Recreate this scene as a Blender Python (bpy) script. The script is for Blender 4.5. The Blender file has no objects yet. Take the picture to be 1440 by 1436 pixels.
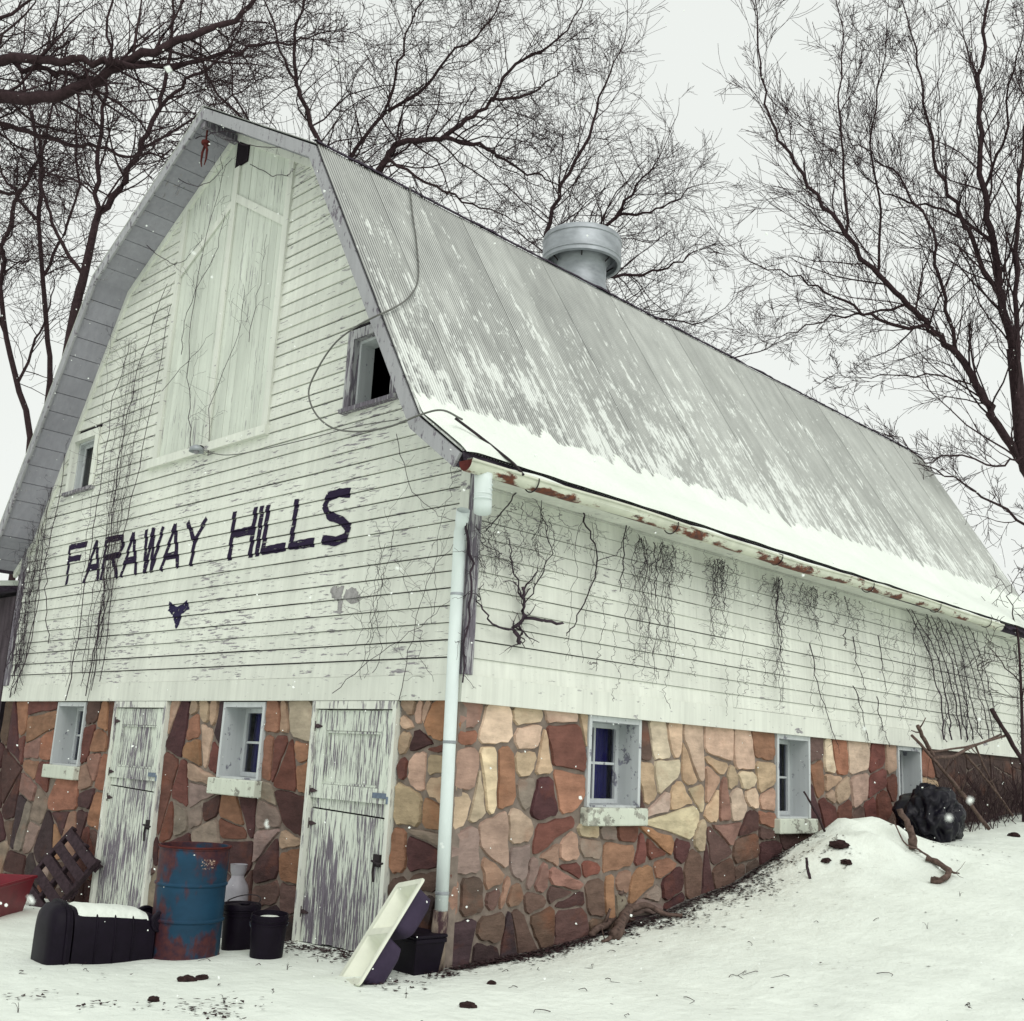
import bpy, bmesh, math, random
import numpy as np
from mathutils import Vector, Matrix, noise
R = math.radians
random.seed(7)
SC = bpy.context.scene
COL = SC.collection

# ------------------------------------------------------------------ camera
YAW, PITCH, ROLL, FPX = -0.78284, 0.22449, 0.05127, 1541.2
CAM = np.array([6.6362, -6.1741, 1.5889])
PC = np.array([720.0, 718.0])
def cam_axes():
    f = np.array([math.sin(YAW)*math.cos(PITCH), math.cos(YAW)*math.cos(PITCH), math.sin(PITCH)])
    rt = np.array([math.cos(YAW), -math.sin(YAW), 0.0]); up = np.cross(rt, f)
    r2 = math.cos(ROLL)*rt + math.sin(ROLL)*up
    u2 = -math.sin(ROLL)*rt + math.cos(ROLL)*up
    return r2, u2, f
RT, UP, FW = cam_axes()
cd = bpy.data.cameras.new('camera'); co = bpy.data.objects.new('camera', cd); COL.objects.link(co)
co.matrix_world = Matrix(((RT[0], UP[0], -FW[0], CAM[0]), (RT[1], UP[1], -FW[1], CAM[1]), (RT[2], UP[2], -FW[2], CAM[2]), (0, 0, 0, 1)))
cd.sensor_width = 36; cd.sensor_fit = 'HORIZONTAL'; cd.lens = FPX/1440*36
cd.clip_start = 0.05; cd.clip_end = 3000
cd.dof.use_dof = True; cd.dof.focus_distance = 10.5; cd.dof.aperture_fstop = 14
SC.camera = co

# ------------------------------------------------------------------ sky, sun, exposure
SUN_EL, SUN_AZ = R(44), R(118)          # azimuth from +Y towards +X
w = bpy.data.worlds.new('World'); SC.world = w; w.use_nodes = True
nt = w.node_tree; nt.nodes.clear()
sky = nt.nodes.new('ShaderNodeTexSky'); sky.sky_type = 'NISHITA'; sky.sun_disc = False
sky.sun_elevation = SUN_EL; sky.sun_rotation = SUN_AZ; sky.dust_density = 4; sky.air_density = 1
hs = nt.nodes.new('ShaderNodeHueSaturation'); hs.inputs['Saturation'].default_value = 0.10
ov = nt.nodes.new('ShaderNodeMix'); ov.data_type = 'RGBA'; ov.inputs[0].default_value = 0.9
ov.inputs[7].default_value = (9.3, 9.65, 9.3, 1)      # the cloud deck
tc = nt.nodes.new('ShaderNodeTexCoord')
cn = nt.nodes.new('ShaderNodeTexNoise'); cn.inputs['Scale'].default_value = 1.6; cn.inputs['Detail'].default_value = 3
cm = nt.nodes.new('ShaderNodeMapRange'); cm.inputs[1].default_value = .3; cm.inputs[2].default_value = .7
cm.inputs[3].default_value = .95; cm.inputs[4].default_value = 1.04
cx = nt.nodes.new('ShaderNodeVectorMath'); cx.operation = 'SCALE'
bg = nt.nodes.new('ShaderNodeBackground'); bg.inputs[1].default_value = 0.1
wo = nt.nodes.new('ShaderNodeOutputWorld')
nt.links.new(sky.outputs[0], hs.inputs['Color']); nt.links.new(hs.outputs[0], ov.inputs[6])
nt.links.new(tc.outputs['Generated'], cn.inputs[0]); nt.links.new(cn.outputs[0], cm.inputs[0])
nt.links.new(ov.outputs[2], cx.inputs[0]); nt.links.new(cm.outputs[0], cx.inputs['Scale'])
nt.links.new(cx.outputs[0], bg.inputs[0]); nt.links.new(bg.outputs[0], wo.inputs[0])
sl = bpy.data.lights.new('sun', 'SUN'); sl.energy = 1.1; sl.angle = R(40); sl.color = (1, .98, .94)
so = bpy.data.objects.new('sun', sl); COL.objects.link(so)
sd = Vector((math.sin(SUN_AZ)*math.cos(SUN_EL), math.cos(SUN_AZ)*math.cos(SUN_EL), math.sin(SUN_EL)))
so.rotation_euler = sd.to_track_quat('Z', 'Y').to_euler(); so.location = sd*60
vs = SC.view_settings; vs.view_transform = 'Standard'; vs.look = 'None'; vs.exposure = 0; vs.gamma = 1; vs.use_curve_mapping = False
SC.cycles.max_bounces = 5; SC.cycles.caustics_reflective = False; SC.cycles.caustics_refractive = False; SC.cycles.transparent_max_bounces = 12
SC.cycles.use_denoising = True

# ------------------------------------------------------------------ pixel helpers (1440 px photograph)
def ray(x, y):
    a, b = (x-PC[0])/FPX, (y-PC[1])/FPX
    return RT*a - UP*b + FW
def onY(x, y, Y=0.0): d = ray(x, y); return CAM + d*(Y-CAM[1])/d[1]
def onX(x, y, X=0.0): d = ray(x, y); return CAM + d*(X-CAM[0])/d[0]
def onZ(x, y, Z=0.0): d = ray(x, y); return CAM + d*(Z-CAM[2])/d[2]
def dep(x, y, D): return CAM + ray(x, y)*D

# ------------------------------------------------------------------ ground height
RY = [-200, 0, 1.1, 2.5, 4.4, 6, 7.5, 9.5, 12, 20, 60, 400]
RZ = [0, 0, .03, .2, .52, .72, .92, 1.02, 1.2, 1.5, 2.6, 9]
def sstep(a, b, x):
    t = max(0.0, min(1.0, (x-a)/(b-a))); return t*t*(3-2*t)
def ground(x, y):
    z = 0.045*max(min(x, 0), -13) - .01*max(0, -x-13)*.2
    rise = float(np.interp(y, RY, RZ))
    z += rise*sstep(-14, -6, x) if x < -4 else rise
    if x < -9 and y > 0: z += .02*y
    m = math.exp(-(((x-.62)/.66)**2+((y-5.35)/.85)**2)); z += .45*m
    z += .16*math.exp(-(((x-1.3)/.8)**2+((y-6.1)/.7)**2))
    return z
def ruts(x, y):        # two old tyre tracks half filled with snow
    if x < 1.5 or x > 7 or y < -9 or y > 14: return 0.0
    w_ = .18*math.sin(y*.45)+.15*y*.3; d = 0.0
    for c in (3.0, 4.5):
        q = (x-c-w_)/.17; d += -.030*math.exp(-q*q) + .014*math.exp(-(abs(q)-1.7)**2*2)
    return d*(.75+.6*noise.noise(Vector((x*2, y*1.3, 6))))
def ground_fine(x, y):
    v = noise.fractal(Vector((x*.55, y*.55, 3.1)), 1.0, 2.1, 4)
    v2 = noise.noise(Vector((x*2.6, y*2.6, 7.7)))
    v3 = noise.noise(Vector((x*7.1, y*7.1, 1.7)))
    mm = math.exp(-(((x-.8)/1.1)**2+((y-5.5)/1.1)**2))
    return ground(x, y) + .12*mm*noise.noise(Vector((x*3.1, y*3.1, .4))) + .05*mm*noise.noise(Vector((x*8, y*8, .4))) + ruts(x, y) + .034*v + .017*v2 + .005*v3
def onG(px, py):
    d = ray(px, py); t0, t = 2.0, 2.0
    while t < 60:
        p = CAM + d*t
        if p[2] < ground_fine(p[0], p[1]): break
        t0 = t; t += .1
    for _ in range(14):
        m_ = (t0+t)/2; p = CAM + d*m_
        if p[2] < ground_fine(p[0], p[1]): t = m_
        else: t0 = m_
    return np.array([p[0], p[1], ground_fine(p[0], p[1])])

# ------------------------------------------------------------------ materials
def srgb(r, g, b):
    def f(c):
        c /= 255; return c/12.92 if c <= .04045 else ((c+.055)/1.055)**2.4
    return (f(r), f(g), f(b), 1)
class Mat:
    def __init__(s, name, rough=.8, spec=.25, metal=0.0):
        s.m = bpy.data.materials.new(name); s.m.use_nodes = True; s.t = s.m.node_tree
        s.b = s.t.nodes['Principled BSDF']; s.b.inputs['Roughness'].default_value = rough
        s.b.inputs['Specular IOR Level'].default_value = spec; s.b.inputs['Metallic'].default_value = metal
        s.geo = s.t.nodes.new('ShaderNodeNewGeometry'); s.oi = s.t.nodes.new('ShaderNodeObjectInfo')
        s.tc = s.t.nodes.new('ShaderNodeTexCoord')
        s.pos = s.geo.outputs['Position']
    def link(s, a, b): s.t.links.new(a, b)
    def local(s): s.pos = s.tc.outputs['Object']
    def noise(s, scale=(1, 1, 1), detail=4, rough=.55, offs=None, rnd=False):
        v = s.t.nodes.new('ShaderNodeVectorMath'); v.operation = 'MULTIPLY_ADD'
        s.link(s.pos, v.inputs[0]); v.inputs[1].default_value = scale; v.inputs[2].default_value = offs or (0, 0, 0)
        if rnd:
            c = s.t.nodes.new('ShaderNodeMath'); c.operation = 'MULTIPLY'; c.inputs[1].default_value = 91.7
            s.link(s.oi.outputs['Random'], c.inputs[0]); s.link(c.outputs[0], v.inputs[2])
        n = s.t.nodes.new('ShaderNodeTexNoise'); n.inputs['Scale'].default_value = 1
        n.inputs['Detail'].default_value = detail; n.inputs['Roughness'].default_value = rough
        s.link(v.outputs[0], n.inputs['Vector']); return n.outputs[0]
    def ramp(s, v, a, b, lo=0.0, hi=1.0):
        n = s.t.nodes.new('ShaderNodeMapRange'); n.inputs[1].default_value = a; n.inputs[2].default_value = b
        n.inputs[3].default_value = lo; n.inputs[4].default_value = hi; s.link(v, n.inputs[0]); return n.outputs[0]
    def math(s, op, a, b=0.0):
        n = s.t.nodes.new('ShaderNodeMath'); n.operation = op
        for i, q in enumerate((a, b)):
            if isinstance(q, (int, float)): n.inputs[i].default_value = q
            else: s.link(q, n.inputs[i])
        return n.outputs[0]
    def axis(s, k):
        n = s.t.nodes.new('ShaderNodeSeparateXYZ'); s.link(s.pos, n.inputs[0]); return n.outputs[k]
    def mix(s, f, a, b):
        n = s.t.nodes.new('ShaderNodeMix'); n.data_type = 'RGBA'
        for i, q in ((0, f), (6, a), (7, b)):
            if isinstance(q, (int, float, tuple)): n.inputs[i].default_value = q
            else: s.link(q, n.inputs[i])
        return n.outputs[2]
    def mul(s, a, v):
        n = s.t.nodes.new('ShaderNodeVectorMath'); n.operation = 'SCALE'
        if isinstance(a, tuple): n.inputs[0].default_value = a[:3]
        else: s.link(a, n.inputs[0])
        s.link(v, n.inputs['Scale']) if not isinstance(v, (int, float)) else setattr(n.inputs['Scale'], 'default_value', v)
        return n.outputs[0]
    def color(s, c):
        if isinstance(c, tuple): s.b.inputs['Base Color'].default_value = c
        else: s.link(c, s.b.inputs['Base Color'])
    def bump(s, h, strength=.4, dist=.01):
        n = s.t.nodes.new('ShaderNodeBump'); n.inputs['Strength'].default_value = strength; n.inputs['Distance'].default_value = dist
        s.link(h, n.inputs['Height']); s.link(n.outputs[0], s.b.inputs['Normal'])

WHITE = (.79, .81, .735, 1); GREYWOOD = (.27, .255, .27, 1)
def paint(name, stretch, amount, base=WHITE, wood=GREYWOOD, patch=.9, zshift=None):
    m = Mat(name, .75, .2)
    n = m.noise(stretch, 6, .65, rnd=True)
    big = m.noise((patch, patch, patch), 3)
    t = m.math('ADD', n, m.ramp(big, .3, .7, -.09, .09))
    if zshift: t = m.math('ADD', t, m.ramp(m.axis(2), *zshift))
    mask = m.ramp(t, amount, amount+.035)
    fleck = m.ramp(m.noise(tuple(q*2.3 for q in stretch), 3, .6, (5, 3, 9)), .66, .70)
    mask = m.math('MAXIMUM', mask, m.math('MULTIPLY', fleck, .6))
    dirt = m.noise((1.7, 1.7, .9), 5, .6)
    streak = m.noise((16, 16, .7), 4, .6, (2, 8, 1))
    tone = m.math('MULTIPLY', m.ramp(dirt, .3, .75, .86, 1.04), m.ramp(streak, .35, .8, 1.03, .86))
    tone = m.math('MULTIPLY', tone, m.ramp(m.oi.outputs['Random'], 0, 1, .93, 1.03))
    wn = m.noise(tuple(q*1.7 for q in stretch), 5, .7)
    wc = m.mul(wood, m.ramp(wn, .3, .75, .55, 1.75))
    m.color(m.mix(mask, m.mul(base, tone), wc))
    h = m.math('SUBTRACT', m.math('MULTIPLY', wn, .35), mask)
    m.bump(h, .5, .004); return m.m
M = {}
M['siding'] = paint('siding_paint', (5.5, 5.5, 46), .602)
M['sidings'] = paint('side_siding_paint', (5, 5, 40), .665)
M['trim'] = paint('trim_paint', (3, 3, 9), .66)
M['haydoor'] = paint('hay_door_paint', (40, 40, 2.6), .635, base=(.70, .74, .66, 1))
M['door'] = paint('door_paint', (66, 66, 3.4), .495, patch=1.6, zshift=(.2, 1.5, .03, -.03), base=(.74, .79, .70, 1), wood=(.165, .145, .175, 1))
M['doorframe'] = paint('door_frame_paint', (20, 20, 3), .56)
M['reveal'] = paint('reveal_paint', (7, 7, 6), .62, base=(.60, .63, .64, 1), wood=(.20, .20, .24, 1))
M['weathered'] = paint('weathered_board', (34, 34, 3.2), .47, base=(.42, .42, .43, 1), wood=(.14, .125, .15, 1))
M['rakeb'] = paint('rake_paint', (22, 6, 9), .60, base=(.40, .40, .42, 1), wood=(.17, .155, .18, 1))
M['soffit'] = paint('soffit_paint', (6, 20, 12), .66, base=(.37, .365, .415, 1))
M['sillc'] = paint('sill_paint', (9, 9, 12), .57, base=(.68, .72, .62, 1), wood=(.3, .3, .26, 1))
def simple(name, col, rough=.8, spec=.25, var=.3, scale=8, metal=0.0, bump=.0, local=False, stretch=(1, 1, 1)):
    m = Mat(name, rough, spec, metal)
    if local: m.local()
    n = m.noise(tuple(scale*q for q in stretch), 5, .6)
    m.color(m.mul(col, m.ramp(n, .25, .75, 1-var, 1+var)))
    if bump: m.bump(n, bump, .02)
    return m.m
M['sheath'] = simple('old_sheathing', (.07, .06, .07, 1), .95, .1, .4, 8)
M['mortar'] = simple('mortar', (.215, .175, .15, 1), .95, .1, .35, 9, bump=.5)
def stone_mat():
    m = Mat('stone', .85, .2)
    c = m.oi.outputs['Color']
    n = m.noise((5, 5, 7), 6, .6, rnd=True); n2 = m.noise((2.4, 2.4, 11), 4, .6, rnd=True)
    rust = m.ramp(m.noise((2.2, 2.2, 2.8), 4, .6, rnd=True), .56, .74)
    c1 = m.mul(c, m.ramp(n, .25, .75, .72, 1.28))
    c1 = m.mul(c1, m.ramp(n2, .3, .7, .80, 1.2))
    rc = m.mix(.5, c, (.30, .09, .035, 1))
    c2 = m.mix(m.math('MULTIPLY', rust, .55), c1, rc)
    z = m.axis(2)
    wet = m.ramp(m.math('ADD', m.noise((1.3, 1.3, 1.3), 4), 0), .35, .65)
    m.color(c2)
    m.bump(m.math('ADD', n, m.math('MULTIPLY', n2, .6)), .8, .035); return m.m
M['stone'] = stone_mat()
def roof_mat():
    m = Mat('corrugated_roof', .55, .4, .25)
    rel = m.ramp(m.axis(2), 4.3, 7.7)                       # height on the slope
    a = m.noise((9, 1.1, 1.1), 2); 
    st = m.noise((.9, 17, .9), 3, .6)
    pt = m.noise((1.6, 2.4, 1.6), 5, .65)
    fine = m.noise((9, 30, 9), 3, .6)
    v = m.math('ADD', m.math('MULTIPLY', st, .42), m.math('MULTIPLY', pt, .42))
    v = m.math('ADD', v, m.math('MULTIPLY', fine, .34))
    th = m.ramp(rel, 0, 1, .56, .70)
    sn = m.ramp(m.math('SUBTRACT', v, th), -.01, .05)
    sheet = m.ramp(m.oi.outputs['Random'], 0, 1, .88, 1.1)
    grime = m.noise((2, 6, 2), 4)
    base = m.mul((.47, .485, .455, 1), m.math('MULTIPLY', sheet, m.ramp(grime, .3, .7, .85, 1.12)))
    ph = m.math('COSINE', m.math('MULTIPLY', m.math('ADD', m.axis(1), .5), 2*math.pi/.034))      # valley shade painted into the colour as stripes along the corrugation
    vshade = m.math('MULTIPLY', m.ramp(ph, -.55, .1, 1, 0), m.ramp(m.noise((1.2, 5, 1.2), 4), .3, .6, .35, 1))
    base = m.mix(vshade, base, (.13, .13, .135, 1))
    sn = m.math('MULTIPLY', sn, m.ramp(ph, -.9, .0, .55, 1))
    m.color(m.mix(m.math('MULTIPLY', sn, .9), base, (.78, .81, .77, 1)))
    mr = m.math('SUBTRACT', .25, m.math('MULTIPLY', sn, .25)); m.link(mr, m.b.inputs['Metallic'])
    return m.m
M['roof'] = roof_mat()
def snow_mat(name, gain=1.0, dirty=False):
    m = Mat(name, .8, .2)
    n = m.noise((1.1, 1.1, 1.1), 5, .6); f = m.noise((60, 60, 60), 2)
    c = m.mul((.82*gain, .87*gain, .80*gain, 1), m.ramp(n, .3, .7, .93, 1.03))
    if dirty:
        c = m.mul(c, m.ramp(m.noise((.9, 5, 1), 5, .6, (3, 1, 1)), .35, .7, 1.02, .93))
        g = m.noise((3.2, 3.2, 3.2), 6, .7, (4, 4, 4)); g2 = m.noise((26, 26, 26), 4, .65)
        d = m.ramp(m.math('ADD', m.math('MULTIPLY', g, .6), m.math('MULTIPLY', g2, .4)), .605, .66)
        c = m.mix(m.math('MULTIPLY', d, .45), c, (.23, .20, .17, 1))
        soil = m.math('ADD', m.ramp(m.axis(0), -.02, .30, .30, -.30), m.math('MULTIPLY', m.math('SUBTRACT', m.noise((6, 6, 6), 6, .7), .5), .9))
        soil = m.math('MULTIPLY', m.math('MULTIPLY', m.ramp(soil, -.02, .06), m.ramp(m.axis(1), -.2, .1)), m.math('MULTIPLY', m.ramp(m.axis(0), -.8, -.6), m.ramp(m.axis(1), 13.6, 14.2, 1, 0)))
        c = m.mix(m.math('MULTIPLY', soil, .92), c, m.mix(m.ramp(m.noise((30, 30, 30), 4), .4, .62), (.03, .022, .024, 1), (.16, .14, .13, 1)))
    m.color(c)
    m.bump(m.math('ADD', m.math('MULTIPLY', m.noise((9, 9, 9), 4), 1.0), m.math('MULTIPLY', f, .15)), .6, .04)
    m.b.inputs['Subsurface Weight'].default_value = 0.0
    return m.m
M['snow'] = snow_mat('snow'); M['gsnow'] = snow_mat('ground_snow', 1.0, True)
M['flake'] = simple('snowflake', (.9, .93, .9, 1), .9, .1, .02, 3)
M['bark'] = simple('bark', (.046, .029, .032, 1), .95, .1, .4, 14, bump=.4)
M['vine'] = simple('vine_bark', (.055, .040, .052, 1), .95, .1, .45, 20)
M['deadwood'] = simple('dead_wood', (.115, .078, .066, 1), .9, .15, .6, 22, bump=.5)
M['curtain'] = simple('curtain', (.05, .042, .27, 1), .9, .1, .4, 30, stretch=(1, 1, .05))
M['dark'] = simple('dark_interior', (.02, .015, .02, 1), .9, .1, .3, 4)
M['blackp'] = simple('black_plastic', (.007, .004, .010, 1), .55, .14, .3, 14)
M['bagp'] = simple('bag_plastic', (.005, .004, .009, 1), .38, .22, .3, 14)
M['redp'] = simple('red_plastic', (.17, .005, .016, 1), .45, .4, .25, 6)
M['whitep'] = simple('white_plastic', (.30, .29, .32, 1), .5, .35, .2, 6)
M['cream'] = simple('cream_enamel', (.74, .76, .64, 1), .35, .45, .10, 5)
M['sinkback'] = simple('sink_underside', (.045, .032, .062, 1), .7, .2, .25, 9)
M['iron'] = simple('old_iron', (.03, .022, .026, 1), .7, .35, .4, 30, metal=.3)
M['rustyiron'] = simple('rusty_iron', (.06, .04, .045, 1), .85, .2, .5, 40)
M['hasp'] = simple('zinc_hasp', (.16, .20, .27, 1), .5, .5, .3, 30, metal=.6)
M['cable'] = simple('cable_sheath', (.13, .13, .12, 1), .7, .3, .25, 10)
M['galv'] = simple('galvanised', (.36, .385, .41, 1), .5, .4, .28, 3.5, metal=.45, stretch=(1, 1, 2.2))
M['fasciad'] = simple('rotten_edge', (.05, .04, .055, 1), .95, .1, .6, 18, bump=.6)
M['leaf'] = simple('dead_leaf', (.045, .026, .028, 1), .9, .1, .6, 12)
M['clod'] = simple('frozen_dirt', (.035, .020, .020, 1), .95, .1, .5, 30, bump=.5)
M['greyboard'] = simple('grey_shed_board', (.075, .06, .07, 1), .95, .1, .5, 9, stretch=(1, 1, .2))
M['oldpine'] = simple('wet_old_pine', (.045, .030, .036, 1), .9, .15, .5, 16, stretch=(1, 1, 1), bump=.4)
def gutter_mat():
    m = Mat('gutter_paint', .55, .35)
    n = m.noise((5, 2.2, 7), 6, .65); zl = m.ramp(m.axis(2), 3.80, 3.92, .14, -.03)
    r = m.ramp(m.math('ADD', n, zl), .60, .66)
    m.color(m.mix(r, m.mul((.68, .70, .58, 1), m.ramp(m.noise((2, 5, 2), 4), .3, .7, .85, 1.05)), m.mix(m.ramp(m.noise((20, 20, 20), 3), .3, .7), (.20, .055, .02, 1), (.05, .02, .02, 1)))); return m.m
M['gutter'] = gutter_mat()
M['pipe'] = simple('downspout_paint', (.70, .77, .76, 1), .45, .4, .09, 5, stretch=(1, 1, .4))
def castpipe_mat():
    m = Mat('rusty_pipe', .85, .2)
    n = m.noise((14, 14, 5), 6, .7)
    m.color(m.mix(m.ramp(n, .42, .6), (.055, .03, .035, 1), (.30, .24, .19, 1))); return m.m
M['castpipe'] = castpipe_mat()
M['rust'] = simple('rust', (.085, .020, .018, 1), .9, .15, .4, 14)
def drum_mat():
    m = Mat('drum_paint', .6, .3); m.local()
    z = m.axis(2); x = m.axis(0)
    n = m.noise((5, 5, 3.0), 6, .65, (1, 0, 0)); nv = m.noise((7, 7, 1.0), 4, .6, (3, 3, 0))
    top = m.ramp(z, .58, .86, -.06, .17); bot = m.ramp(z, .0, .25, .22, -.0)
    low = m.ramp(m.noise((2.2, 2.2, 2.5), 3, .5, (7, 1, 2)), .45, .6, -.02, .16)
    r = m.math('ADD', m.math('ADD', n, m.math('MULTIPLY', nv, .35)), m.math('ADD', m.math('ADD', top, bot), low))
    mask = m.ramp(r, .70, .82)
    blue = m.mul((.006, .042, .085, 1), m.ramp(m.noise((3, 3, 6), 5), .3, .7, .7, 1.25))
    rust = m.mix(m.ramp(m.noise((18, 18, 18), 4), .35, .65), (.085, .024, .024, 1), (.035, .014, .026, 1))
    m.color(m.mix(mask, blue, rust)); m.bump(m.math('ADD', mask, n), .2, .004); return m.m
M['drum'] = drum_mat()
def ink_mat(name, col, lo=.40, stretch=(5, 5, 34)):
    m = Mat(name, .85, .1)
    n = m.noise(stretch, 5, .65)
    tr = m.t.nodes.new('ShaderNodeBsdfTransparent'); mx = m.t.nodes.new('ShaderNodeMixShader')
    m.color(m.mul(col, m.ramp(n, .3, .7, .8, 1.5)))
    f = m.ramp(n, lo-.05, lo+.04)
    m.link(f, mx.inputs[0]); m.link(tr.outputs[0], mx.inputs[1]); m.link(m.b.outputs[0], mx.inputs[2])
    m.link(mx.outputs[0], m.t.nodes['Material Output'].inputs[0]); return m.m
M['ink'] = ink_mat('letter_paint', (.022, .015, .036, 1), .385)
M['patchd'] = ink_mat('dark_patch', (.022, .018, .05, 1), .40, (14, 14, 14))
M['patchg'] = ink_mat('grey_patch', (.28, .27, .27, 1), .42, (14, 14, 14))
M['print'] = ink_mat('drum_print', (.42, .31, .25, 1), .56, (70, 70, 70))
def glass_mat():
    m = Mat('window_glass', .05, .5)
    tr = m.t.nodes.new('ShaderNodeBsdfTransparent'); tr.inputs[0].default_value = (.75, .78, .85, 1)
    gl = m.t.nodes.new('ShaderNodeBsdfGlossy'); gl.inputs['Roughness'].default_value = .06
    fr = m.t.nodes.new('ShaderNodeFresnel'); mx = m.t.nodes.new('ShaderNodeMixShader')
    m.link(fr.outputs[0], mx.inputs[0]); m.link(tr.outputs[0], mx.inputs[1]); m.link(gl.outputs[0], mx.inputs[2])
    m.link(mx.outputs[0], m.t.nodes['Material Output'].inputs[0]); return m.m
M['glass'] = glass_mat()

# ------------------------------------------------------------------ mesh helpers
class MB:
    def __init__(s): s.v = []; s.f = []
    def add(s, v, f):
        k = len(s.v); s.v += [tuple(map(float, q)) for q in v]; s.f += [tuple(i+k for i in q) for q in f]; return s
    def box(s, a, b):
        x0, y0, z0 = a; x1, y1, z1 = b
        return s.add([(x0, y0, z0), (x1, y0, z0), (x1, y1, z0), (x0, y1, z0), (x0, y0, z1), (x1, y0, z1), (x1, y1, z1), (x0, y1, z1)],
                     [(3, 2, 1, 0), (4, 5, 6, 7), (0, 1, 5, 4), (1, 2, 6, 5), (2, 3, 7, 6), (3, 0, 4, 7)])
    def hexa(s, p):      # eight corners in box order
        return s.add(p, [(3, 2, 1, 0), (4, 5, 6, 7), (0, 1, 5, 4), (1, 2, 6, 5), (2, 3, 7, 6), (3, 0, 4, 7)])
    def bar(s, a, b, wv, hv):   # bar from a to b, half extents wv, hv (vectors)
        a, b, wv, hv = map(np.array, (a, b, wv, hv))
        return s.hexa([a-wv-hv, a+wv-hv, a+wv+hv, a-wv+hv, b-wv-hv, b+wv-hv, b+wv+hv, b-wv+hv])
    def tube(s, pts, rad, n=8, cap=True):
        pts = [Vector(p) for p in pts]; k = len(pts); rings = []
        for i, p in enumerate(pts):
            t = (pts[min(i+1, k-1)]-pts[max(i-1, 0)]).normalized()
            u = t.cross(Vector((.31, .22, .93))); u = u.normalized() if u.length > 1e-4 else t.orthogonal().normalized()
            v = t.cross(u); r = rad[i] if hasattr(rad, '__len__') else rad
            rings.append([p+u*(r*math.cos(2*math.pi*j/n))+v*(r*math.sin(2*math.pi*j/n)) for j in range(n)])
        f = [(i*n+j, i*n+(j+1) % n, (i+1)*n+(j+1) % n, (i+1)*n+j) for i in range(k-1) for j in range(n)]
        if cap: f += [tuple(range(n-1, -1, -1)), tuple((k-1)*n+j for j in range(n))]
        return s.add([q for r_ in rings for q in r_], f)
    def lathe(s, prof, c=(0, 0, 0), n=32, cap=True):
        k = len(prof)
        v = [(c[0]+r*math.cos(2*math.pi*j/n), c[1]+r*math.sin(2*math.pi*j/n), c[2]+z) for r, z in prof for j in range(n)]
        f = [(i*n+j, i*n+(j+1) % n, (i+1)*n+(j+1) % n, (i+1)*n+j) for i in range(k-1) for j in range(n)]
        if cap: f += [tuple(range(n-1, -1, -1)), tuple((k-1)*n+j for j in range(n))]
        return s.add(v, f)
    def build(s, name, mat, parent=None, smooth=False, color=None, xf=None):
        me = bpy.data.meshes.new(name); me.from_pydata(s.v, [], s.f)
        if xf is not None: me.transform(xf)
        me.update()
        if smooth: me.polygons.foreach_set('use_smooth', [True]*len(me.polygons))
        return link(name, me, mat, parent, color)
def link(name, me, mat, parent=None, color=None):
    o = bpy.data.objects.new(name, me); COL.objects.link(o)
    if mat and not me.materials: me.materials.append(M[mat])
    if parent is not None: o.parent = parent
    if color: o.color = color
    return o
def autosmooth(o, ang=40):
    o.data.polygons.foreach_set('use_smooth', [True]*len(o.data.polygons))
    o.data.set_sharp_from_angle(angle=R(ang)); return o
def tag(o, label=None, cat=None, group=None, kind=None):
    for k, q in (('label', label), ('category', cat), ('group', group), ('kind', kind)):
        if q: o[k] = q
    return o
def empty(name, loc=(0, 0, 0), rz=0):
    o = bpy.data.objects.new(name, None); COL.objects.link(o); o.location = loc; o.rotation_euler.z = rz; o.empty_display_size = .2; return o
def bevel(o, w=.006, seg=2):
    m = o.modifiers.new('bevel', 'BEVEL'); m.width = w; m.segments = seg; m.limit_method = 'ANGLE'; return o

# ------------------------------------------------------------------ ground
def ground_sheet():
    def axis(lo, hi, step):
        a = list(np.arange(lo, hi+1e-6, step)); s = step; q = hi
        while q < 600: s *= 1.35; q += s; a.append(q)
        s = step; q = lo
        while q > -600: s *= 1.35; q -= s; a.insert(0, q)
        return a
    X = axis(-10, 8, .09); Y = axis(-6, 13, .09)
    v = [(x, y, ground_fine(x, y)) for y in Y for x in X]
    n = len(X)
    f = [(j*n+i, j*n+i+1, (j+1)*n+i+1, (j+1)*n+i) for j in range(len(Y)-1) for i in range(n-1)]
    mb = MB(); mb.v = v; mb.f = f
    return tag(mb.build('ground', 'gsnow', None, True), kind='structure')
ground_sheet()

# ------------------------------------------------------------------ barn
W0, W1, LEN = -9.36, 0.0, 13.2
CX = -4.68; RAKE = -.5; REND = 13.78
PROF = [(0.0, 9.21), (2.555, 7.70), (4.52, 4.40), (5.07, 3.995)]   # half width, height of the roof's top
ZS = 2.05
barn = empty('barn', (CX, LEN/2, 0))
tag(barn, 'white clapboard gambrel barn with stone ground floor and metal roof', 'barn')
_BM = Matrix.Translation((-CX, -LEN/2, 0))
def part(mb, name, mat, parent=None, smooth=False, color=None):
    """world-space mesh hung under the barn or under one of its parts"""
    o = mb.build(name, mat, None, smooth, color, xf=_BM)
    o.parent = parent or barn
    return o
def hw(z):
    P = [(q[1], q[0]) for q in PROF][::-1]
    return float(np.interp(z, [p[0] for p in P], [p[1] for p in P]))
def wall_hw(z): return max(0.02, min(4.68, hw(z+.10))) if z > 3.9 else 4.68

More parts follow.
